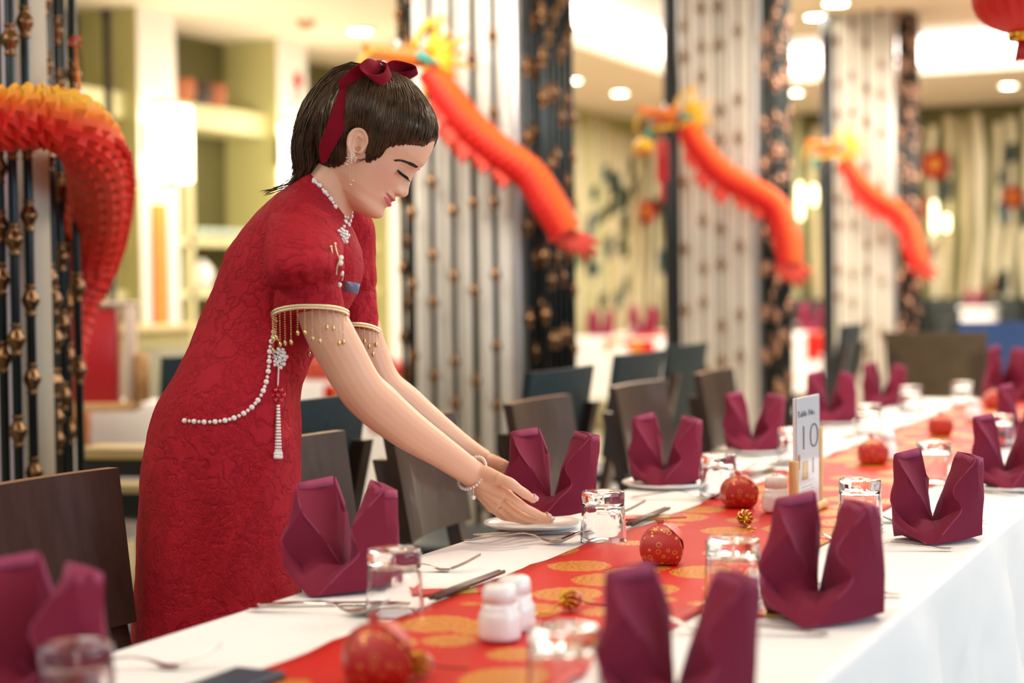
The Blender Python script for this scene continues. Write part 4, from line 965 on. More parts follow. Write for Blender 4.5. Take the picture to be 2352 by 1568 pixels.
# ---- three dragons tied across the columns
def dragon(lab, Z, head, pts, r, tail, sc, face=-1):
    t = thing('paper_dragon', lab, 'dragon', tuple(px(head[0], head[1], Z)), 0, 'paper dragons tied to the columns'); O = t.location
    P = [px(x, y, Z-.02*0)-O for x, y in pts]
    _, C = scaled_body(P, [r*.75, r*.95, r, r, r, r*1.05, r*.95], 150, 20, m_drg2, t, .16, spine=(.6, -.5, .7))
    # under-frill fins
    n = len(C)
    for k in range(5):
        c = C[int(n*(.16+.10*k))]; d = -UP*.9-RT*.5; q = RT*.5-UP*.6; f = B(); L = r*(1.9 if k in (1, 2) else 1.3)
        for m in range(4):
            e = c+d*r*.75+q*r*(m-1.5)*.42; tip = e+d*L*.6+FW*-.01*m
            f.tube([e, e.lerp(tip, .5)+FW*-.012, tip], [r*.26, r*.24, r*.08], 6)
        f.obj('fin', m_frl, t)
    # tail fan
    c = C[-1]; d = (C[-1]-C[-8]).normalized(); f = B()
    for m in range(6):
        a = -1.2+.48*m; dd = d*cos(a)+RT*sin(a)*.9; f.tube([c, c+dd*r*1.0, c+dd*r*(1.9 if m > 2 else 1.5)], [r*.4, r*.36, r*.12], 6)
    f.obj('tail', m_frl, t)
    # head: built facing image left, axes a (left), up u
    A, U, D = -RT, Vector((0, 0, 1)), -FW; s = sc
    def v(a, u, d): return A*a*s+U*u*s+D*d*s
    h = B(); rows = []
    for k in range(13):
        q = k/12; a = lerp(-.5, 1.35, q); w = interp(q, [0, .15, .4, .6, .85, 1], [.30, .42, .40, .30, .27, .12]); c_ = interp(q, [0, .4, .7, 1], [.0, .10, .16, .26])
        rows.append([v(a, c_+w*.7*sin(2*pi*j/14), w*.85*cos(2*pi*j/14)) for j in range(14)])
    h.grid(rows, cv=True, caps=True).obj('head', m_org, t)
    h = B(); rows = []
    for k in range(9):
        q = k/8; a = lerp(-.1, 1.0, q); w = interp(q, [0, .5, 1], [.26, .2, .09])
        rows.append([v(a, -.36-.14*q+w*.45*sin(2*pi*j/10), w*.9*cos(2*pi*j/10)) for j in range(10)])
    h.grid(rows, cv=True, caps=True).obj('jaw', m_yel, t)
    for k in range(9):                                 # mane spikes
        a = 1.9+.36*k; e = v(-.45, 0, 0); dd = A*cos(a)*s+U*sin(a)*s*.95
        B().tube([e+dd*.1, e+dd*.55+D*s*.1, e+dd*(1.05 if k % 2 else 1.35)+D*s*.02], [.16*s, .13*s, .02*s], 7).obj('mane_spike', m_yel, t)
    for k in (-1, 1):
        B().tube(spline([v(-.1, .3, .2*k), v(-.3, .8, .26*k), v(-.75, 1.1, .3*k), v(-1.05, 1.05, .3*k)], 12), [.085*s*(1-.07*q) for q in range(12)], 7).obj('horn', m_yel, t)
        B().ball(v(.38, .34, .26*k), .13*s, 12, 8).obj('eye', m_wht, t); B().ball(v(.46, .36, .35*k), .062*s, 8, 6).obj('pupil', m_blk, t)
        B().tube(spline([v(1.0, .2, .18*k), v(1.35, .0, .3*k), v(1.45, -.4, .34*k), v(1.25, -.75, .3*k)], 12), [.045*s*(1-.06*q) for q in range(12)], 6).obj('whisker', m_yel, t)
        B().ball(v(1.28, .34, .12*k), .11*s, 10, 7).obj('nostril', m_org, t)
        B().tube(spline([v(-.2, .1, .36*k), v(-.5, -.12, .5*k), v(-.8, -.2, .52*k)], 8), [.12*s, .14*s, .14*s, .12*s, .1*s, .08*s, .05*s, .02*s], 7).obj('ear', m_teal2, t)
    B().tube(spline([v(.9, -.52, 0), v(1.0, -.8, 0), v(.85, -1.05, 0)], 8), [.16*s, .15*s, .14*s, .12*s, .1*s, .07*s, .04*s, .02*s], 7).obj('beard', m_teal2, t)
    B().tube([v(.3, -.12, 0), v(.75, -.2, 0), v(1.15, -.34, 0)], [.1*s, .1*s, .04*s], 7, flat=.5).obj('tongue', m_frl, t)
    for k in range(6):
        B().tube([v(-.5, -.3, .1*k-.25), v(-.62, -.62-.05*k, .1*k-.25), v(-.55, -.85, .08*k-.2)], [.09*s, .09*s, .02*s], 6).obj('ruff', m_yel if k % 2 else m_teal2, t)
    return t
Zd1, Zd2, Zd3 = C1[1]/.9066-.0, 0, 0
def colZ(c): return (Vector((c[0], c[1], CZ))-CP).dot(FW)
dragon('large red paper dragon slung across the nearest bead column, head above the woman', colZ(C1)-.27, (945, 135), [(985, 160), (1030, 225), (1075, 285), (1140, 345), (1215, 400), (1262, 470), (1300, 535)], .060, 1, .125)
dragon('middle red paper dragon on the black-posted column, its head facing left', colZ(C2)-.27, (1545, 268), [(1575, 290), (1605, 340), (1660, 400), (1730, 440), (1782, 478), (1806, 545), (1815, 605)], .064, 1, .12)
dragon('smallest red paper dragon on the farthest column', colZ(C3)-.27, (1915, 340), [(1940, 365), (1968, 415), (2010, 455), (2060, 488), (2088, 530), (2100, 575), (2112, 608)], .060, 1, .12)
# hanging yellow paper charm below the second dragon's mouth
p = px(1478, 330, colZ(C2)-.3); t = thing('paper_charm', 'yellow paper charm hanging under the middle dragon head', 'ornament', tuple(p))
B().lathe([(.0005, .03), (.02, .025), (.045, .0), (.055, -.03), (.04, -.032), (.0005, -.02)], 14).obj('bell', m_yel, t); B().tube([(0, 0, .03), (.05, .0, .12)], .004, 6).obj('string', m_teal2, t)
for k in range(4): B().tube([(.02*k-.03, 0, -.03), (.022*k-.033, 0, -.06)], .006, 6).obj('fringe', m_org, t)
# red scroll hanging by the middle column post
p = px(1521, 370, colZ(C2)-.12); t = thing('paper_streamer', 'red paper streamer hanging beside the black post of the middle column', 'streamer', tuple(p)); B().rbox(-.03, .03, -.01, .01, -.10, .10, .008, 2).obj('sheet', m_lac, t); B().tube([(0, 0, -.1), (0, 0, -.2)], .012, 8).obj('tassel', m_lac, t); B().tube([(0, 0, .1), (0, 0, .28)], .003, 6).obj('string', m_lac, t)
# red lantern at the top right corner
p = px(2352, -6, 3.9); t = thing('red_lantern', 'round red paper lantern cut off by the top right corner', 'lantern', tuple(p))
m_lan = mk('lantern_red', 'd42018', .5, Subsurface_Weight=0); n = 22; rows = []
for k in range(15):
    a = pi*k/14; rows.append([(.112*sin(a)*(1+.06*abs(cos(n/2*2*pi*j/(n*4))))*cos(2*pi*j/(n*4)), .112*sin(a)*(1+.06*abs(cos(n/2*2*pi*j/(n*4))))*sin(2*pi*j/(n*4)), .085*cos(a)) for j in range(n*4)])
B().grid(rows, cv=True).obj('shade', m_lan, t)
for s_ in (-1, 1): B().lathe([(.0005, -.012), (.035, -.012), (.038, 0), (.035, .012), (.0005, .012)], 20, (0, 0, s_*.087)).obj('cap', m_gold, t)
B().tube([(0, 0, .1), (0, 0, ZC-p.z-.01)], .003, 6).obj('cord', m_lac, t)
for k in range(10): B().tube([(.012*cos(k*.63), .012*sin(k*.63), -.1), (.02*cos(k*.63), .02*sin(k*.63), -.145)], .004, 5).obj('tassel', m_lac, t)
# ================================================================ the woman setting the table
from mathutils.bvhtree import BVHTree
ZB = 2.72
root_p = px(500, 1000, ZB); root_p.z = 0
woman = thing('person', 'woman in a red lace dress leaning over the table to set down a napkin', 'person', tuple(root_p))
HX, HY, HD = RT, -UP, FW          # image right, image down, away from the camera: axes of her side view
def wp(x, y, Z=ZB): return px(x, y, Z)
a = M_('skin', 'dca684', .42, Subsurface_Weight=.12, Subsurface_Scale=.01, Specular_IOR_Level=.35)
a.set('Subsurface Radius', (1, .35, .2)); at = a.nd('VertexColor'); at.layer_name = 'tint'
a.color(at.outputs['Color']); nzs = a.noise(700, 2, .5, a.co('Object')); a.bump(nzs, .04, .0005); m_skin = a.m
# ---------------- head in its own frame: f forward, u up, s to her right (toward the camera); metres, origin at the ear
EO = wp(822, 335, ZB); YH = radians(4)
ef0 = (RT*.82-UP*.572).normalized(); eu = (RT*.572+UP*.82).normalized()
es0 = -FW; ef = (ef0*cos(YH)+es0*sin(YH)).normalized(); es = (es0*cos(YH)-ef0*sin(YH)).normalized()
EO = EO - ef0*.0015
def hd(f, u, s): return EO+(ef*f+eu*u+es*s)*.001
_U = [-88, -84, -79, -70, -50, -30, -10, 10, 30, 50, 70, 90, 105, 115, 120, 122]
_W = [10, 24, 33, 43, 54, 60, 65.5, 70, 72.5, 73.5, 71, 61, 47, 31, 17, 4]
_FB = [45, 34, 24, 2, -34, -58, -75, -85, -89, -89, -84, -68, -48, -26, -10, 6]
_UF = [-88, -84, -79, -75, -70, -64, -58, -50, -42, -34, -29, -10, 5, 16, 24, 34, 45, 61, 75, 88, 95, 105, 115, 120, 122]
_FF = [62, 82, 92.5, 96.5, 98.5, 97.5, 94.5, 95, 95.5, 96.5, 96.5, 96, 97, 98.5, 102, 106, 106, 104, 99.5, 91.5, 83, 64, 38, 22, 10]
def g2(x, y, sx, sy): return exp(-(x/sx)**2-(y/sy)**2)
def head_pt(u, a, bare=False):
    w = interp(u, _U, _W); fb = interp(u, _U, _FB); ff = interp(u, _UF, _FF); fc = lerp(fb, ff, .47)
    c, s = cos(a), sin(a)
    if c >= 0:
        n_ = interp(u, [-88, -60, -20, 40, 80, 122], [1.7, 1.75, 2.05, 2.2, 2.1, 2.0]); R = ff-fc
    else: n_ = 2.05; R = fc-fb
    k = (abs(c)**n_+abs(s)**n_)**(-1/n_); f = fc+R*c*k; q = w*s*k; A = abs(q)
    if c > 0:
        fw = max(0, c)**.5
        d = 0
        if not bare:
            nh = interp(u, [-35.5, -31.5, -28.5, -23.5, -17.5, -9, 1, 12, 22, 30], [0, 1.5, 9.5, 16, 17.2, 12.6, 8.5, 5, 2.0, 0]); ns = interp(u, [-30, -20, -10, 5, 20], [12, 11, 9, 8, 9])
            d += nh*exp(-(q/ns)**2)
            d += 6.0*g2(A-13.5, u+23, 4.6, 6)                    # alae
            d -= 3.4*g2(A-9, u+30.5, 4.5, 3)                          # nostril undercut
            d -= 5.0*g2(A-27, u-7, 15, 10)                      # eye socket
            d -= 2.5*g2(A-14, u-12, 7, 9)
            d += 5.4*g2(A-27, u-4.5, 13, 8.0)                      # lid over the eyeball
            d -= 1.3*g2(A-27, u-11.5, 14, 2.2)                   # lid crease
            d += 1.5*g2(A-29, u-21, 20, 6)                       # brow
            d += 4.2*g2(A-38, u+14, 19, 17)                      # cheek
            d -= 1.5*g2(A-22, u+30, 7, 12)                       # smile fold
            ml = -42.5+.0052*A*A                                 # mouth line rises to the corners
            lw = max(0, 1-(A/27)**2)**.6 if A < 27 else 0
            d += 6.6*lw*exp(-((u-ml-4.4)/3.8)**2)*(1-.22*exp(-(q/4)**2))
            d += 6.8*lw*exp(-((u-ml+5.8)/4.6)**2)
            d -= 3.2*(max(0, 1-(A/29)**2)**.4 if A < 29 else 0)*exp(-((u-ml)/1.7)**2)
            d -= 2.0*g2(A-28, u+35, 4, 5)
            d += 1.6*g2(q, u+70, 16, 9)
        f += d*fw
    return f, q
def head_grid(nu, na, bare=False, off=0):
    rows = []
    for i in range(nu):
        t = i/(nu-1); u = lerp(-88, 122, .5-.5*cos(pi*t)) if False else lerp(-88, 122, t)
        rows.append([(u,)+head_pt(u, 2*pi*j/na, bare) for j in range(na)])
    return rows
parts = B()
G = head_grid(150, 160)
HS = [[hd(f, u, q) for (u, f, q) in r] for r in G]
TH = BVHTree.FromPolygons([q for r in HS for q in r], [(i*160+j, (i+1)*160+j, (i+1)*160+(j+1) % 160, i*160+(j+1) % 160) for i in range(149) for j in range(160)])
def us(x, y):
    """a point of the near side of her face, as (u, s) on the head"""
    h = TH.ray_cast(CP, (px(x, y, 1)-CP).normalized())[0]
    if h is None: return None
    D = (h-EO)*1000; return D.dot(ef), D.dot(eu), D.dot(es)
parts.grid([[hd(f, u, q) for (u, f, q) in r] for r in G], cv=True, caps=True)
# ears
EC = us(819, 331)
for sg in (1, -1):
    def ear(f, u, o):
        f, u = (f+9)*.88, (u-2)*.92; f, u = f*cos(.16)-u*sin(.16), f*sin(.16)+u*cos(.16)
        return hd(EC[0]+f, EC[1]+u, sg*(67+o*.9))
    rim = spline([ear(2, -2, 2), ear(8, 9, 4), ear(2, 21, 7), ear(-10, 27, 9), ear(-21, 22, 11), ear(-25, 9, 12), ear(-20, -6, 10), ear(-10, -17, 7), ear(-3, -23, 5), ear(3, -21, 3)], 40)
    parts.tube(rim, [interp(k, [0, 8, 25, 33, 39], [.0022, .0028, .0030, .0034, .0036]) for k in range(40)], 8)
    parts.tube(spline([ear(-2, 15, 5), ear(-12, 16, 8), ear(-15, 6, 8), ear(-11, -6, 7), ear(-3, -12, 5)], 20), .0024, 7)
    parts.tube(spline([ear(6, 3, 1.5), ear(5, -5, 3.5), ear(2, -11, 2)], 8), .0031, 7)          # tragus
    pl = [ear(-9, 3, 1)]
    n_ = len(rim); mid = [p.lerp(ear(-9, 2, 4), .45) for p in rim]
    parts.grid([[p+es*sg*.0005 for p in rim], mid, [ear(-9, 2, 1)]*n_]); parts.grid([[p-es*sg*.003 for p in rim], [p-es*sg*.005 for p in mid], [ear(-9, 2, -6)]*n_])
    parts.tube([ear(-2, -18, 4), ear(0, -24, 4), ear(2, -22, 3)], [.004, .0055, .003], 8)
# neck, inner torso
parts.tube([wp(742, 470), wp(760, 438), wp(785, 405), wp(812, 372), wp(830, 330)], [.046, .046, .045, .046, .045], 24)
parts.tube([wp(520, 960), wp(585, 780), wp(655, 640), wp(715, 520), wp(742, 470)], [.09, .065, .07, .066, .046], 24)
for sg in (-1, 1):
    zz = ZB+sg*.085
    parts.tube([wp(520, 960, zz), wp(505, 1200, zz), wp(500, 1500, zz), wp(497, 1750, zz), wp(492, 2180, zz)], [.075, .075, .052, .05, .034], 16)
    ft = wp(492, 2190, zz); ft.z = .075; parts.tube([ft+RT*-.03, ft+RT*.05+Vector((0, 0, -.02)), ft+RT*.13+Vector((0, 0, -.045)), ft+RT*.18+Vector((0, 0, -.055))], [.034, .034, .028, .018], 12)
# arms: near (her right) and far (her left)
def limb(pts, n=30):
    C = spline([wp(x, y, z) for x, y, z, r in pts], n); rs = [interp(k/(n-1)*(len(pts)-1), range(len(pts)), [p[3] for p in pts]) for k in range(n)]
    parts.tube(C, rs, 20)
limb([(706, 560, 2.62, .030), (712, 610, 2.58, .033), (730, 700, 2.572, .0345), (754, 758, 2.575, .0370), (786, 818, 2.59, .0368), (826, 888, 2.605, .0355), (868, 930, 2.635, .0362), (935, 985, 2.68, .0325), (1010, 1035, 2.74, .0265), (1066, 1074, 2.785, .0232), (1092, 1092, 2.80, .0225)], 46)
limb([(790, 560, 2.84, .034), (804, 620, 2.88, .034), (822, 735, 2.90, .036), (850, 830, 2.91, .036), (880, 888, 2.915, .035), (925, 925, 2.93, .034), (985, 975, 2.95, .031), (1050, 1022, 2.975, .025), (1092, 1050, 2.985, .0225), (1110, 1060, 2.99, .022)], 46)
def finger(pts, r0, r1):
    C = spline([wp(*p) for p in pts], 16); n = 16
    parts.tube(C, [lerp(r0, r1, k/15)*(1+.06*cos(2*pi*k/5)) for k in range(n)], 12); parts.ball(C[-1], r1*1.0, 10, 8); return C
W0 = (1092, 1092, 2.80)
mcp = {'i': (1163, 1132, 2.787), 'm': (1154, 1150, 2.803), 'r': (1145, 1161, 2.815), 'p': (1134, 1168, 2.835)}
for k, r in (('i', .0135), ('m', .0145), ('r', .014), ('p', .0125)):
    q = mcp[k]; parts.tube([wp(1080+6*('imrp'.index(k)-1), 1086+4*('imrp'.index(k)-1), 2.79+.006*'imrp'.index(k)), wp((1092+q[0])/2, (1092+q[1])/2, (2.80+q[2])/2), wp(*q)], [.0165, .0165, r*.86], 14)
parts.tube([wp(1100, 1110, 2.81), wp(1140, 1148, 2.825)], [.016, .014], 12)
F1 = finger([mcp['i'], (1184, 1150, 2.788), (1207, 1166, 2.80), (1236, 1181, 2.82), (1256, 1188, 2.835)], .0088, .0064)
F2 = finger([mcp['m'], (1176, 1169, 2.815), (1199, 1184, 2.835), (1234, 1194, 2.858), (1264, 1195, 2.874)], .0088, .0063)
finger([mcp['r'], (1166, 1181, 2.84), (1186, 1191, 2.865), (1216, 1196, 2.892), (1244, 1193, 2.915)], .0085, .0060)
finger([mcp['p'], (1152, 1183, 2.86), (1170, 1189, 2.885), (1194, 1191, 2.91), (1214, 1187, 2.93)], .0078, .0054)
parts.tube([wp(1092, 1084, 2.795), wp(1118, 1090, 2.785), wp(1148, 1100, 2.77)], [.016, .0145, .0105], 12)
FT = finger([(1144, 1098, 2.77), (1166, 1106, 2.764), (1192, 1124, 2.768), (1212, 1138, 2.778), (1225, 1146, 2.786)], .0100, .0070)
# far hand behind the napkin
W1 = (1104, 1058, 2.985); mc2 = [(1158, 1070, 2.975), (1160, 1084, 2.99), (1158, 1098, 3.0), (1152, 1110, 3.01)]
for q in mc2: parts.tube([wp(*W1), wp((1104+q[0])/2, (1058+q[1])/2, 2.988), wp(*q)], [.0175, .0165, .0115], 12)
for k, q in enumerate(mc2): finger([q, (q[0]+24, q[1]+6, q[2]+.01), (q[0]+46, q[1]+14, q[2]+.008), (q[0]+72-8*(k == 3), q[1]+22, q[2]-.004)], .0096-.0006*(k == 3), .0066)
finger([(1120, 1058, 2.965), (1150, 1066, 2.955), (1176, 1074, 2.955), (1192, 1080, 2.958)], .011, .0075)
o = parts.obj('body', m_skin, woman, world=True)
m = mod(o, 'REMESH'); m.mode = 'VOXEL'; m.voxel_size = .0016; m.use_smooth_shade = True
mod(o, 'SMOOTH', factor=.5, iterations=8)
bake(o); me = o.data
for p in me.polygons: p.use_smooth = True
# tint: lips, blush, lids
n = len(me.vertices); co_ = np.empty(n*3); me.vertices.foreach_get('co', co_); co_ = co_.reshape(-1, 3)+np.array(woman.location)
D_ = (co_-np.array(EO))*1000; Ff, Uu, Ss = D_@np.array(ef), D_@np.array(eu), D_@np.array(es); A_ = np.abs(Ss)
base = np.tile(np.array(srgb('e6b596')), (n, 1)); lip = np.array(srgb('c8605e')); blush = np.array(srgb('df9384')); lid = np.array(srgb('b9806a'))
def mixc(w, c):
    global base
    w = np.clip(w, 0, 1)[:, None]; base = base*(1-w)+w*c
onf = (Ff > 55) & (Uu > -85) & (Uu < 60) & (A_ < 75)
mixc(np.where(onf, .5*np.exp(-((A_-42)/16)**2-((Uu+10)/15)**2), 0), blush)
mixc(np.where(onf, .55*np.exp(-((A_-27)/13)**2-((Uu-7.5)/5)**2), 0), lid)
ml = -42.5+.0052*A_*A_; lw = np.clip(1-(A_/25)**2, 0, 1)**.7
up_ = np.exp(-np.clip(np.abs(Uu-ml-2.7)-2.3*lw, 0, 99)**2/1.0)*(lw > .05); lo_ = np.exp(-np.clip(np.abs(Uu-ml+4.6)-3.9*lw, 0, 99)**2/1.0)*(lw > .05)
mixc(np.where(onf & (Ff > 72), .95*np.maximum(up_, lo_), 0), lip)
ca = me.color_attributes.new('tint', 'FLOAT_COLOR', 'POINT'); ca.data.foreach_set('color', np.c_[base, np.ones(n)].ravel())
BODY = o
def bvh(o_):
    off = wloc(o_); return BVHTree.FromPolygons([v.co+off for v in o_.data.vertices], [tuple(p.vertices) for p in o_.data.polygons])
# ---------------- dress
a = M_('lace_red', 'a3182a', .7, Specular_IOR_Level=.15)
v = a.co('Object'); dn = a.nd('TexNoise', Scale=9, Detail=2); a.ln(v, dn.inputs['Vector'])
vm = a.nd('VectorMath', operation='MULTIPLY_ADD'); a.ln(dn.outputs['Color'], vm.inputs[0]); vm.inputs[1].default_value = (.05, .05, .05); a.ln(v, vm.inputs[2])
n1 = a.noise(34, 2, .5, vm.outputs[0]); r1 = a.math('ABSOLUTE', a.math('SUBTRACT', n1, .5))
n2_ = a.nd('TexNoise', Scale=85, Detail=2, Distortion=1.6); a.ln(v, n2_.inputs['Vector']); r2 = a.math('ABSOLUTE', a.math('SUBTRACT', n2_.outputs[0], .5))
g1 = a.math('MINIMUM', a.math('MULTIPLY', r1, 16), 1); g2_ = a.math('MINIMUM', a.math('MULTIPLY', r2, 15), 1)
mask = a.math('GREATER_THAN', a.noise(9, 2, .5, v), .47)
hgt = a.math('ADD', a.math('MULTIPLY', g1, .55), a.math('MULTIPLY', a.math('MULTIPLY', g2_, mask), .6))
hgt = a.math('ADD', hgt, a.math('MULTIPLY', a.noise(22, 4, .6, v), .8))
a.bump(hgt, .62, .0035)
a.color(a.ramp(hgt, [(.25, '8a0f1e'), (.7, 'a31728'), (1.3, 'ac1c2a')])); m_lace = a.m
d = B()
SEC = [((285, 1830), (690, 1830), .20), ((296, 1560), (689, 1560), .195), ((300, 1480), (688, 1480), .19), ((309, 1330), (690, 1330), .185), ((315, 1200), (692, 1200), .18), ((321, 1090), (693, 1090), .177), ((337, 997), (692, 1000), .178), ((355, 934), (690, 950), .174),
       ((385, 882), (689, 905), .165), ((434, 795), (704, 858), .145), ((474, 698), (728, 806), .13), ((494, 649), (770, 752), .134), ((517, 586), (812, 695), .145), ((541, 546), (832, 640), .15), ((577, 499), (832, 585), .155), ((628, 451), (815, 535), .15), ((668, 425), (803, 514), .105), ((690, 408), (799, 503), .068), ((706, 391), (795, 495), .056)]
ns, nc = 110, 72; rows = []
for i in range(ns):
    t = i/(ns-1)*(len(SEC)-1); xs = list(range(len(SEC)))
    def cr(f): 
        k = min(int(t), len(SEC)-2); q = t-k; g = [f(SEC[max(k-1, 0)]), f(SEC[k]), f(SEC[k+1]), f(SEC[min(k+2, len(SEC)-1)])]
        return .5*(2*g[1]+(g[2]-g[0])*q+(2*g[0]-5*g[1]+4*g[2]-g[3])*q*q+(3*g[1]-g[0]-3*g[2]+g[3])*q**3)
    bx_, by_, fx_, fy_, dd = cr(lambda s: s[0][0]), cr(lambda s: s[0][1]), cr(lambda s: s[1][0]), cr(lambda s: s[1][1]), cr(lambda s: s[2])
    row = []; low = max(0, min(1, (7-t)/5))                    # 1 at the hem, 0 above the hip
    for j in range(nc):
        a_ = 2*pi*j/nc; c_, s_ = cos(a_), sin(a_); e = 2.3; k = (abs(c_)**e+abs(s_)**e)**(-1/e)
        q = .5+.5*c_*k; x, y = lerp(bx_, fx_, q), lerp(by_, fy_, q); z = ZB-s_*k*dd
        # soft folds in the skirt, a long overlap crease on the near side
        wv_ = low*(.010*sin(5*a_+t*.9)+.006*sin(9*a_-1.3*t))*abs(s_)
        if s_ > 0:
            xx = lerp(bx_, fx_, q); cl = 428-6*t if t < 7 else 440; z -= low*.017*(1/(1+exp((xx-(384+t*7))/5)))
            z -= .017*exp(-((xx-(700-52*(6.6-t)))/22)**2)*max(0, min(1, (6.8-t)/1.2))*max(0, min(1, (t-2.4)/1.5))
        row.append(wp(x, y, z-(wv_ if s_ > 0 else -wv_)))
    rows.append(row)
d.grid(rows, cv=True, caps=True)
def sleeve(secs, zsgn):
    rows = []; n = 64; P = [Vector((s[0], s[1], s[2])) for s in secs]; C = spline(P, 40)
    for i, c in enumerate(C):
        t = i/39*(len(secs)-1); hw = interp(t, range(len(secs)), [s[3] for s in secs]); hdp = interp(t, range(len(secs)), [s[4] for s in secs])
        nx = C[min(i+1, 39)]-C[max(i-1, 0)]; ang = atan2(nx.y, nx.x)-pi/2+interp(t, range(len(secs)), [s[5] for s in secs])
        g = interp(t, range(len(secs)), [s[6] for s in secs]); row = []
        for j in range(n):
            a_ = 2*pi*j/n; r = 1+g*(.5*sin(11*a_+1.2*t)+.35*sin(7*a_-.8*t)+.3*sin(17*a_)); X = hw*cos(a_)*r
            tl = max(0, t-(len(secs)-2.6))/1.6; row.append(wp(c.x+X*cos(ang)-13*tl*sin(a_), c.y+X*sin(ang)-19*tl*sin(a_), c.z-hdp*sin(a_)*r))
        rows.append(row)
    d.grid(rows, cv=True, caps=True); return rows[-1]
CUF1 = sleeve([(706, 470, 2.68, 62, .06, 0, 0), (700, 520, 2.60, 88, .072, .1, .008), (700, 575, 2.552, 93, .078, .1, .03), (702, 622, 2.542, 92, .080, .05, .07), (706, 648, 2.554, 80, .064, .0, .08), (707, 656, 2.56, 68, .046, .0, .0), (708, 664, 2.56, 77, .056, .0, .0), (710, 690, 2.565, 81, .058, .02, 0), (713, 724, 2.57, 84, .060, .05, 0)], -1)
CUF2 = sleeve([(772, 490, 2.79, 56, .06, 0, 0), (790, 530, 2.85, 70, .07, 0, .008), (796, 585, 2.88, 66, .072, 0, .02), (802, 642, 2.885, 62, .068, 0, .06), (806, 668, 2.89, 55, .056, 0, .07), (808, 676, 2.89, 54, .054, 0, 0), (816, 765, 2.895, 55, .056, .05, 0)], 1)
dr = d.obj('dress', m_lace, woman, world=True)
m = mod(dr, 'REMESH'); m.mode = 'VOXEL'; m.voxel_size = .0036; m.use_smooth_shade = True
mod(dr, 'SMOOTH', factor=.5, iterations=3); bake(dr)
dm = dr.data; loc0 = Vector(woman.location)
# crinkled brocade relief on the cloth itself
dm.calc_loop_triangles() if False else None
nv = [v_.normal.copy() for v_ in dm.vertices]
for v_, n_ in zip(dm.vertices, nv):
    p = v_.co*1.0; h = noise.noise(p*34)*.55+noise.noise(p*75+Vector((3, 1, 2)))*.45
    v_.co = v_.co+n_*(.0016*h+.0032*noise.noise(p*11))
for p in dm.polygons: p.use_smooth = True
TD = bvh(dr); TB_ = bvh(BODY)
def on_dress(x, y, off=.0, tree=None):
    dv = (px(x, y, 1)-CP).normalized(); h = (tree or TD).ray_cast(CP, dv)
    if h[0] is None:
        q = px(x, y, ZB-.06); h = (TD.find_nearest(q)[0] or q, -dv)
    return h[0]-dv*off, h[1]
# belt-line seam under the bust, waist wrinkle kept as relief; pearls along collar and hip
m_pearl = mk('pearl', 'f0e6de', .18, 0, Coat_Weight=.6); m_cry = mk('crystal', 'f2f0ec', .08, .35); m_g = mk('trim_gold', 'f0dfb4', .18, .85); m_rcry = mk('crystal_red', 'c0102a', .08, .2, Coat_Weight=1)
pearl_me = B().ball((0, 0, 0), .0042, 12, 8).data('pearl', m_pearl); pearl_s = B().ball((0, 0, 0), .0029, 10, 7).data('pearl', m_pearl)
def pearl_line(pts, n, off=.002, alt=True, tree=None):
    C = spline([(x, y, 0) for x, y in pts], 200); L = [0]
    for i in range(1, 200): L.append(L[-1]+(C[i]-C[i-1]).length)
    for k in range(n):
        s_ = L[-1]*k/(n-1); i = min(range(200), key=lambda q: abs(L[q]-s_)); h = on_dress(C[i].x, C[i].y, off, tree)[0]
        q = lnk('pearl', pearl_s if (alt and k % 2) else pearl_me); q.parent = dr; q.location = h-loc0
pearl_line([(708, 393), (733, 399), (748, 410), (760, 429), (770, 446), (779, 466), (787, 484), (793, 503), (790, 520)], 16, .001)
pearl_line([(629, 762), (626, 775), (620, 800), (618, 830), (613, 870), (598, 910), (570, 942), (530, 962), (480, 969), (424, 966)], 31, .002)
for x, y in ((797, 499), (803, 507), (800, 516), (808, 497), (812, 488)):
    q = lnk('pearl', pearl_me); q.parent = dr; q.location = on_dress(min(x, 806), y, .004)[0]-loc0
def place(b, name, mat, x, y, off=.003, Z=None): 
    p = on_dress(x, y, off)[0]; return p
def ornament(name, x, y, build, mat, off=.004):
    p = on_dress(x, y, off)[0]; b = B(); build(b); b.v = [tuple(p+RT*q[0]+UP*q[1]-FW*q[2]) for q in b.v]
    return b.obj(name, mat, dr, world=True)
def cluster(n_, r, rb, seed):
    rr = random.Random(seed)
    def f(b):
        for k in range(n_): a_ = k*2.4; q = r*sqrt((k+.5)/n_); b.ball((q*cos(a_)*.8, q*sin(a_), .001*rr.random()), rb*rr.uniform(.75, 1.2), 7, 5)
    return f
def st(o_): o_['kind'] = 'stuff'; return o_
st(ornament('brooch', 786, 543, cluster(22, .0125, .0032, 1), m_cry)); st(ornament('brooch', 641, 822, cluster(26, .0155, .0032, 2), m_cry))
for (x, y, pts) in [(776, 578, [(-.004, .012, 0), (-.003, .004, .001), (.0, -.006, .001), (.004, -.016, 0)]), (773, 585, [(-.008, .012, 0), (-.006, .002, 0), (-.001, -.006, 0)]), (779, 612, [(.002, .012, 0), (-.003, .0, .001), (-.004, -.012, 0)]), (782, 632, [(-.001, .010, 0), (.004, .002, .001), (.002, -.008, 0)])]:
    ornament('frog_clasp', x, y, lambda b, pts=pts: (b.tube(spline(pts, 10), .0013, 6), b.ball(pts[0], .0022, 6, 5)), m_g)
for x, y in ((783, 592), (782, 604), (784, 627), (779, 654)):
    q = lnk('pearl', pearl_me); q.parent = dr; q.location = on_dress(x, y, .004)[0]-loc0
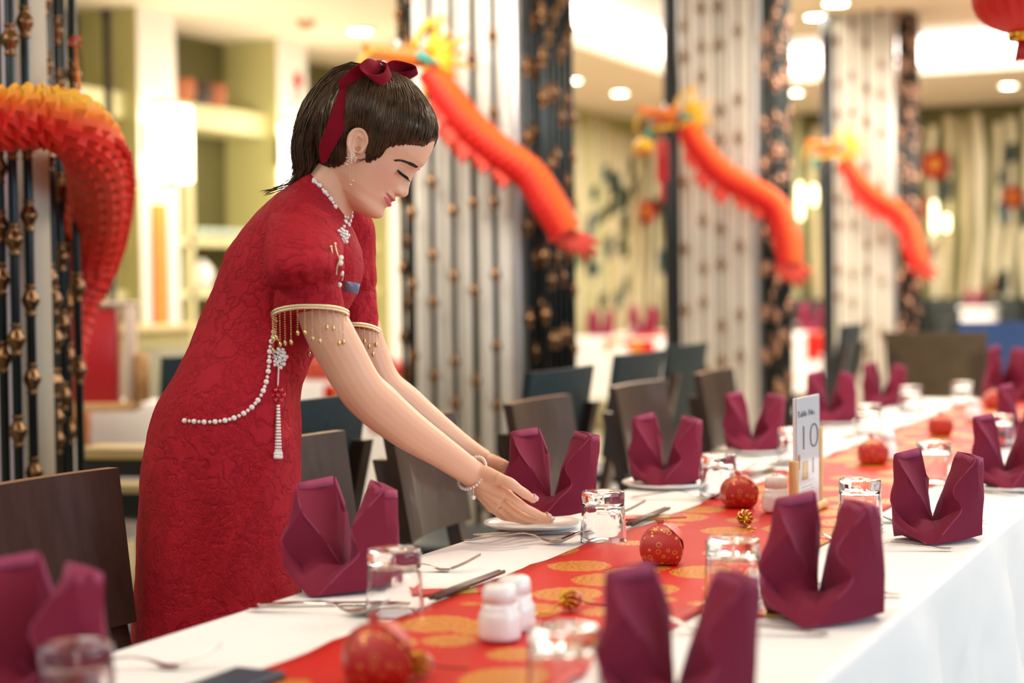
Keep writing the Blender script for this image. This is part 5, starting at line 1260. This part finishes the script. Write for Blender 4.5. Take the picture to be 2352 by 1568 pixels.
# name tag
p = on_dress(806, 660, .03)[0]; b = B().rbox(-.0118, .0118, -.0085, .0085, -.0012, .0012, .001, 1)
M3 = Matrix.Rotation(radians(-13), 4, 'Z'); b.xf(M3); b.v = [tuple(p+RT*(q[0]+.001)+UP*q[1]-FW*q[2]) for q in b.v]; b.obj('name_tag', mk('tag_slate', '7d8ea6', .3, .3), dr, world=True)
# hanging jewel: thread, red crystal flower, pearl tassel
p = on_dress(640, 835, .007)[0]; 
def hang(x, y, o_=.006):
    q = on_dress(x, y, o_)[0]; return q
b = B()
for k in range(9): q = hang(640-.2*k, 845+4.6*k); b.ball(q, .0017, 6, 5)
b.tube([hang(640, 838), hang(639, 862), hang(638, 888)], .0007, 5); st(b.obj('jewel_thread', m_pearl, dr, world=True))
b = B(); c = hang(638, 907, .007)
for k in range(6): a_ = k*pi/3; b.ball(c+RT*.0085*cos(a_)+UP*.0085*sin(a_), .0048, 6, 4, (1, 1, .8))
b.ball(c-FW*.003, .004, 6, 4); st(b.obj('crystal_flower', m_rcry, dr, world=True))
b = B()
for k in range(6):
    dx = (k-2.5)*2.1; n_ = 17
    for m in range(n_): q = hang(639+dx*(.35+.9*m/n_), 932+7.3*m, .006+.002*(k % 2)); b.ball(q, .0021 if m < n_-2 else .0036, 6, 5)
st(b.obj('pearl_tassel', m_pearl, dr, world=True))
# cuff trims with bead fringe
m_frg = mk('fringe_gold', 'e2c486', .2, .9)
def fringe(ring, keep, drop, seed):
    rr = random.Random(seed); b = B(); n = len(ring); b2 = B()
    ctr = sum((Vector(q) for q in ring), Vector((0, 0, 0)))/n
    R = [ctr+(Vector(q)-ctr)*1.03 for q in ring]
    for q in range(n):
        for e in range(2):
            p = R[q].lerp(R[(q+1) % n], e*.5); b.ball(p+UP*.0025, .0027, 6, 4); b.ball(p-UP*.0015, .0022, 6, 4)
    for q in range(0, n, 2):
        L = drop*rr.choice([.62, .8, 1.0, 1.08]); p = R[q]
        for k in range(int(L/.0034)): b2.ball(p+Vector((0, 0, -.0034*(k+.6))), .00115, 5, 3)
        b2.ball(p+Vector((0, 0, -L-.002)), .0029, 6, 5, (1, 1, 1.5))
    return b, b2
for rg, dp, sd in ((CUF1, .045, 3), (CUF2, .04, 5)):
    b, b2 = fringe(rg, None, dp, sd); st(b.obj('cuff_trim', m_g, dr, world=True)); st(b2.obj('bead_fringe', m_frg, dr, world=True))
# ---------------- bracelet, nails, earring
wc, wd = wp(1084, 1086, 2.797), (wp(1100, 1098, 2.806)-wp(1060, 1070, 2.782)).normalized()
x_ = wd.cross(FW).normalized(); y_ = wd.cross(x_).normalized()
br = B()
for k in range(30): a_ = 2*pi*k/30; br.ball(wc+wd*.004*sin(a_)+(x_*cos(a_)*.0295+y_*sin(a_)*.0265), .0029, 8, 6)
st(br.obj('bracelet', m_pearl, woman, world=True))
b = B(); q = wp(1087, 1122, 2.775); b.tube([q, q+Vector((0, 0, -.012))], .0006, 5); b.ball(q+Vector((0, 0, -.0145)), .0042, 10, 7); b.obj('bracelet_charm', m_pearl, woman, world=True)
m_nail = mk('nail_pink', 'eec3bb', .18, Coat_Weight=.6)
def nail(C, up_, w=.0052, L=.0105, r=.0072):
    t = (C[-1]-C[-4]).normalized(); up_ = (up_-t*up_.dot(t)).normalized(); sd = t.cross(up_); c = C[-1]-t*.001
    rows = [[c+t*(L*(i/6-.42))+sd*w*sin(q*1.15)*(1-.35*max(0, i/6-.6))+up_*(r*(cos(q*1.15))+.0009-.0012*(i/6)) for q in np.linspace(-1, 1, 7)] for i in range(7)]
    o_ = B().grid(rows).obj('nail', m_nail, woman, world=True); mod(o_, 'SOLIDIFY', thickness=.0012); bake(o_)
nail(FT, UP*.8-FW*.7); nail(F1, UP*.85-FW*.6); nail(F2, UP*.9-FW*.5, .0048)
m_dia = mk('earring_diamond', 'f4ead8', .1, .6)
_e = us(811, 366); c = hd(_e[0], _e[1], 78); b = B()
for k in range(8): a_ = k*pi/4; b.tube([c, c+RT*cos(a_)*.0085+UP*sin(a_)*.0085], [.0011, .0003], 5); b.ball(c+RT*cos(a_)*.0075+UP*sin(a_)*.0075, .0012, 5, 4)
b.ball(c-FW*.001, .002, 6, 5); st(b.obj('earring', m_dia, woman, world=True)); b = B()
for k in (-1, 1):
    q = c+RT*.0022*k
    for m in range(12): b.ball(q+Vector((0, 0, -.006-.0026*m)), .0008, 5, 3)
    b.ball(q+Vector((0, 0, -.0385+.003*k)), .0021, 6, 5)
b.ball(c-RT*.008+Vector((0, 0, -.010)), .0022, 6, 5); st(b.obj('earring_drop', m_g, woman, world=True))
# ---------------- brows, lashes
m_hairb = mk('brow_brown', '33231c', .7); m_lash = mk('lash_black', '140e0c', .6)
def face_at(u, s, off=0):
    h = TH.ray_cast(hd(200, u, s), -ef); h = h[0] if h[0] else hd(60, u, s); return h+ef*off*.001
for sg in (1, -1):
    b = B(); P = [(us(x, y)[1], us(x, y)[2], w) for x, y, w in ((909, 370, .4), (921, 369, 1.6), (936, 373, 2.8), (949, 379, 3.0), (958, 384, 2.0))]
    C = spline([(u, s, w) for u, s, w in P], 24); rr = random.Random(5)
    for k in range(150):
        t = rr.random()*23; i = int(t); c = C[i].lerp(C[min(i+1, 23)], t-i); du = rr.uniform(-1, 1)*c.z
        p = face_at(c.x+du, sg*c.y, .5); q = face_at(c.x+du*.6-.6, sg*(c.y+3.4), .9); b.tube([p, p.lerp(q, .5)+ef*.0003, q], [.00042, .00036, .0001], 4)
    for k in range(23):
        pass
    rows = [[face_at(c.x+w*c.z*.8, sg*c.y, .35-.1*abs(w)) for w in (-1, -.4, .4, 1)] for c in C]
    b.grid(rows); st(b.obj('eyebrow', m_hairb, woman, world=True))
    b = B(); E = spline([(us(x, y)[1], us(x, y)[2], 0) for x, y in ((938, 409), (934, 405), (926, 400), (918, 394), (913, 389))], 20)
    rows = [[face_at(c.x+w*interp(k, [0, 6, 15, 19], [.3, .8, 1.2, .3]), sg*c.y, .5) for w in (-1, 0, 1)] for k, c in enumerate(E)]
    b.grid(rows)
    for k in range(44):
        t = 1+k/43*17.9; i = int(t); c = E[i].lerp(E[min(i+1, 19)], t-i); p = face_at(c.x-.6, sg*c.y, .4); out = interp(k, [0, 43], [.05, .75])
        q = p+ef*.0050*(1-.2*out)-eu*.0030+es*sg*.005*out; q2 = q+ef*.0016+eu*.0010+es*sg*.0014*out; b.tube([p, q, q2], [.00042, .0003, .00006], 4)
    st(b.obj('eyelash', m_lash, woman, world=True))
    b = B(); rows = [[face_at(c.x-1.0-w*interp(k, [0, 5, 14, 19], [.2, 1.3, 1.3, .2]), sg*c.y, .15) for w in (0, 1)] for k, c in enumerate(E[2:18])]
    b.grid(rows).obj('eye', mk('eye_dark', '2a1a14', .1) if sg > 0 else bpy.data.materials['eye_dark'], woman, world=True)
# ---------------- hair
a = M_('hair_brown', '2a1b13', .34, Specular_IOR_Level=.6); v = a.co('Object'); nz = a.noise(60, 3, .6, v)
a.color(a.ramp(nz, [(.3, '24170f'), (.7, '4c3524')])); a.set('Specular Tint', (1, .78, .55, 1)); a.set('Anisotropic', .4); m_hair = a.m
HP = [(94, 92), (99, 76)]+[us(x, y)[:2] for x, y in ((984, 328), (972, 336), (950, 333), (922, 331), (893, 337), (880, 348), (868, 362), (842, 374), (840, 352), (848, 330), (842, 308), (828, 297), (810, 297), (796, 315), (792, 345), (798, 364), (784, 380), (764, 384))]+[(-120, -66), (-120, 150), (100, 150)]
def inpoly(x, y):
    c = False; n = len(HP)
    for i in range(n):
        x1, y1 = HP[i]; x2, y2 = HP[(i+1) % n]
        if (y1 > y) != (y2 > y) and x < (x2-x1)*(y-y1)/(y2-y1)+x1: c = not c
    return c
def edge_d(x, y):
    m = 1e9
    for i in range(len(HP)-4):
        x1, y1 = HP[i]; x2, y2 = HP[i+1]; t = max(0, min(1, ((x-x1)*(x2-x1)+(y-y1)*(y2-y1))/((x2-x1)**2+(y2-y1)**2+1e-9))); m = min(m, hypot(x-x1-t*(x2-x1), y-y1-t*(y2-y1)))
    return m
GB = head_grid(90, 120, True); cv_, msk = [], []
for r in GB:
    for (u, f, q) in r:
        ins = inpoly(f, u); e = edge_d(f, u) if ins else 0; off = 1.2+8.5*min(1, e/30)**.7 if ins else -1
        nrm = Vector((f-5, u-25, q)); nrm.normalize()
        if ins: off += .5*sin(f*.9+q*.4)*min(1, e/12)
        cv_.append(hd(f+nrm.x*off, u+nrm.y*off, q+nrm.z*off)); msk.append(ins)
fs = []
for i in range(89):
    for j in range(120):
        k = (i*120+j, (i+1)*120+j, (i+1)*120+(j+1) % 120, i*120+(j+1) % 120)
        if any(msk[x] for x in k): fs.append(k)
fs.append(tuple(89*120+j for j in range(120)))
b = B(); b.add(cv_, fs); hair = b.obj('hair', m_hair, woman, world=True)
TC = BVHTree.FromPolygons(cv_, fs)
KN = (-38, 116); CC = Vector((2, 28, 0))
def surf(dirv, off):
    dv = ef*dirv.x+eu*dirv.y+es*dirv.z; o_ = EO+(ef*CC.x+eu*CC.y)*.001; h = TC.ray_cast(o_+dv*.25, -dv)
    p = h[0] if h[0] else o_+dv*.09
    return p+dv*off
sb = B(); rr = random.Random(12); kd = (Vector((KN[0], KN[1], 0))-CC).normalized(); cnt = 0
bl = []
for i in range(len(HP)-4):
    x1, y1 = HP[i]; x2, y2 = HP[i+1]; L = hypot(x2-x1, y2-y1)
    for k in range(max(1, int(L/2.0))): bl.append((lerp(x1, x2, k/max(1, int(L/2.0))), lerp(y1, y2, k/max(1, int(L/2.0)))))
for f_, u_ in bl*3:
    for sg in (1, -1):
        # side position on the bare head at this (f, u)
        best = None
        for j in range(2, 60):
            a_ = pi*j/60; ff, qq = head_pt(max(-85, min(118, u_)), a_, True)
            if best is None or abs(ff-f_) < best[0]: best = (abs(ff-f_), qq)
        jt = rr.uniform(0, 4.5)**1; dv0 = (Vector((f_+(jt if f_ > 30 else 0)+rr.uniform(-2, 2), u_-(jt*.8 if f_ > 30 else 0)+rr.uniform(-2, 2), sg*best[1]))-CC).normalized()
        tgt = (Vector((KN[0]+rr.uniform(-14, 14), KN[1], rr.uniform(-13, 13)))-CC).normalized(); pts = []
        bend = rr.uniform(-.03, .03); o0 = rr.uniform(-.0008, .0012)
        for k in range(11):
            t = k/10; dv = dv0.lerp(tgt, t).normalized(); pts.append(surf(dv, .0002+o0+.0012*sin(pi*t)))
        r_ = rr.uniform(.0004, .0009); sb.tube(pts, [r_*.4]+[r_]*9+[r_*.5], 4, caps=False)
for k in range(420):                                  # back and crown, all drawn to the tie
    f_, u_, q_ = rr.uniform(-92, 20), rr.uniform(-55, 118), rr.uniform(-74, 74)
    dv0 = (Vector((f_, u_, q_))-CC).normalized(); tgt = (Vector((KN[0]+rr.uniform(-14, 14), KN[1], rr.uniform(-13, 13)))-CC).normalized(); p0_ = surf(dv0, 0)-EO
    if not inpoly(p0_.dot(ef)*1000, p0_.dot(eu)*1000): continue
    pts = [surf(dv0.lerp(tgt, q/9).normalized(), .0006+rr.uniform(-.0004, .0010)) for q in range(10)]; r_ = rr.uniform(.0005, .0010); sb.tube(pts, [r_*.3]+[r_]*8+[r_*.5], 4, caps=False)
# front roots sweeping back from the forehead
for k in range(150):
    s0 = rr.uniform(-44, 44); u0 = 90-.012*s0*s0+rr.uniform(-3, 3); p0 = face_at(u0, s0)
    dq = p0-EO; dv0 = (Vector((dq.dot(ef), dq.dot(eu), dq.dot(es)))*1000-CC).normalized(); tgt = (Vector((KN[0]+rr.uniform(-14, 14), KN[1], rr.uniform(-14, 14)))-CC).normalized()
    pts = [surf(dv0.lerp(tgt, q/11).normalized(), .0004+rr.uniform(-.0004, .0008)) for q in range(12)]; r_ = rr.uniform(.0005, .0010); sb.tube(pts, [r_*.3]+[r_]*10+[r_*.5], 4, caps=False)
# wisps before the ear
for k in range(6):
    p0 = hd(EC[0]+34-k*.8, 2-k, 64.5); p1 = hd(EC[0]+26-.8*k, -12-k*.5, 66); p2 = hd(EC[0]+18-rr.uniform(0, 6), -22-rr.uniform(0, 5), 65.5); sb.tube(spline([p0, p1, p2], 8), [.0003]*6+[.0002, .0001], 4)
st(sb.obj('hair_strands', m_hair, woman, world=True))
# ponytail: core volume plus locks
PT = [(856, 182, 2.72), (806, 184, 2.72), (756, 226, 2.715), (722, 285, 2.71), (706, 335, 2.71), (703, 380, 2.712), (690, 415, 2.715), (664, 434, 2.72)]
PR = [.018, .030, .034, .031, .027, .022, .015, .006]
C = spline([wp(*q) for q in PT], 48); b = B(); rw = []
for i, c in enumerate(C):
    t = (C[min(i+1, 47)]-C[max(i-1, 0)]).normalized(); x = FW.cross(t).normalized(); r = interp(i/47*7, range(8), PR)
    rw.append([c+x*r*.82*cos(2*pi*j/28)*(1+.07*sin(5*2*pi*j/28+i*.2))+FW*r*1.15*sin(2*pi*j/28)*(1+.07*sin(5*2*pi*j/28+i*.2)) for j in range(28)])
b.grid(rw, cv=True, caps=True).obj('ponytail', m_hair, woman, world=True)
b = B()
for k in range(330):
    a_ = rr.uniform(0, 2*pi); q = sqrt(rr.random())*.25+.8; ph = rr.uniform(0, 6); end = rr.uniform(.82, 1.0); am = rr.uniform(.001, .004); pts = []
    fly = rr.random() < .12
    for m in range(16):
        t = m/15*end*47; i = min(int(t), 46); c = C[i].lerp(C[i+1], t-i); tt = (C[min(i+1, 47)]-C[max(i-1, 0)]).normalized(); x = FW.cross(tt).normalized(); r = interp(t/47*7, range(8), PR)*q*(1+(.35*(m/15)**2 if fly else 0))
        w_ = am*sin(m*.9+ph); pts.append(c+x*(r*.84*cos(a_)+w_)+FW*(r*1.17*sin(a_)))
    r_ = rr.uniform(.0005, .0011); b.tube(pts, [r_]*12+[r_*.8, r_*.6, r_*.4, r_*.15], 4)
for k in range(12):                                   # stray curls at the end
    y0 = 380+k*4; b.tube(spline([wp(690-2*k, y0, 2.70), wp(660-3*k+rr.uniform(-6, 6), 428+rr.uniform(-6, 6), 2.69), wp(620-rr.uniform(0, 26), 446+rr.uniform(-8, 6), 2.68)], 10), [.0005]*8+[.0003, .0001], 4)
st(b.obj('ponytail_strands', m_hair, woman, world=True))
# ---------------- velvet bow
a = M_('velvet_red', '7a0c1e', .8, Sheen_Weight=.9, Sheen_Roughness=.35, Specular_IOR_Level=.1); a.set('Sheen Tint', (.8, .12, .2, 1)); m_vel = a.m
bow = None
def ribbon(pts, ws, name='ribbon', par=None, n=26, twist=None):
    """pts: (x, y, Z) centre line; ws: (dx, dy, dz px/px/m) half-width vectors"""
    Cc = spline([wp(*p) for p in pts], n); Wv = [RT*(w[0]*.0007)-UP*(w[1]*.0007)+FW*w[2] for w in ws]; rows = []
    for i in range(n):
        t = i/(n-1)*(len(ws)-1); k = min(int(t), len(ws)-2); w = Wv[k].lerp(Wv[k+1], t-k); rows.append([Cc[i]+w*q for q in (-1, -.5, 0, .5, 1)])
    o_ = B().grid(rows).obj(name, m_vel, par, world=True); mod(o_, 'SOLIDIFY', thickness=.002, offset=0); mod(o_, 'SUBSURF', levels=1); bake(o_)
    for p in o_.data.polygons: p.use_smooth = True
    return o_
kn = B(); kc = wp(872, 168, 2.70)
for m in range(9):
    pass
rows = [[kc+RT*(.016*cos(q)*cos(p_))*1.0+UP*(.019*sin(p_))*(1+.12*sin(3*q))-FW*(.016*sin(q)*cos(p_)) for q in np.linspace(0, 2*pi, 20, endpoint=False)] for p_ in np.linspace(-1.5, 1.5, 11)]
bow = kn.grid(rows, cv=True, caps=True).obj('bow', m_vel, woman, world=True)
ribbon([(872, 176, 2.68), (845, 172, 2.665), (812, 188, 2.655), (786, 207, 2.655), (802, 217, 2.67), (838, 212, 2.685), (862, 190, 2.69)], [(8, 16, .006), (10, 28, .006), (8, 24, .01), (8, 12, .016), (8, 9, .014), (5, 14, .008), (6, 8, .004)], 'loop', bow)
ribbon([(876, 150, 2.69), (858, 150, 2.66), (842, 168, 2.645), (862, 186, 2.645), (890, 188, 2.66), (896, 166, 2.675), (880, 152, 2.69)], [(12, 8, .008), (12, 14, .010), (16, 12, .014), (18, 14, .008), (12, 16, .010), (6, 18, .010), (8, 10, .008)], 'loop', bow)
ribbon([(884, 168, 2.71), (905, 156, 2.72), (932, 156, 2.73), (958, 161, 2.735), (940, 172, 2.735), (910, 178, 2.725), (885, 176, 2.71)], [(4, 14, .006), (4, 16, .008), (2, 11, .014), (1, 4, .016), (2, 6, .012), (4, 12, .006), (4, 10, .004)], 'loop', bow)
ribbon([(884, 160, 2.73), (902, 148, 2.75), (926, 150, 2.76), (934, 158, 2.765), (912, 160, 2.75)], [(3, 6, .006), (3, 7, .008), (2, 5, .012), (1, 3, .012), (3, 5, .008)], 'loop', bow)
ribbon([(814, 200, 2.665), (799, 222, 2.65), (783, 262, 2.642), (765, 305, 2.64), (748, 342, 2.645), (744, 374, 2.655)], [(18, 12, .004), (20, 8, .006), (19, 6, .008), (18, 5, .006), (15, 4, .002), (5, -4, .004)], 'tail', bow)
q = wp(880, 145, 2.685); b = B().ball(q, .0048, 12, 8); b.obj('pearl_pin', m_pearl, bow, world=True)
b = B()
for k in range(6): b.tube([q-UP*.003, q-UP*.003+RT*.007*cos(k*1.05)-FW*.004*sin(k*1.05)], [.0009, .0003], 5)
st(b.obj('pin_petals', m_g, bow, world=True))
# ---------------- shoes (below the table edge) and the napkin in her hands
m_shoe = mk('shoe_red', '8c1420', .3)
for sg in (-1, 1):
    ft = wp(492, 2190, ZB+sg*.085); ft.z = 0
    b = B(); rows = []
    for k in range(11):
        t = k/10; c = ft+RT*(-.06+.27*t); w = interp(t, [0, .2, .6, .9, 1], [.028, .036, .046, .03, .008]); h = interp(t, [0, .3, .6, 1], [.085, .075, .055, .02])
        rows.append([c+FW*w*cos(a_)+Vector((0, 0, .004+h*.5*(1+sin(a_)))) for a_ in np.linspace(0, 2*pi, 16, endpoint=False)])
    b.grid(rows, cv=True, caps=True).obj('shoe', m_shoe, woman, world=True)
# plate waiting under the napkin, and the held napkin
p = onz(1224, 1213); plate((p.x, p.y, TZ), 'white side plate under the napkin being set down', .088)
_n = px(1268, 1128, 2.935); _n.z = px(1268, 1186, 2.90).z
napkin(tuple(_n), .42, 'wine red two-winged napkin held in the woman\'s hands above its plate', 2)
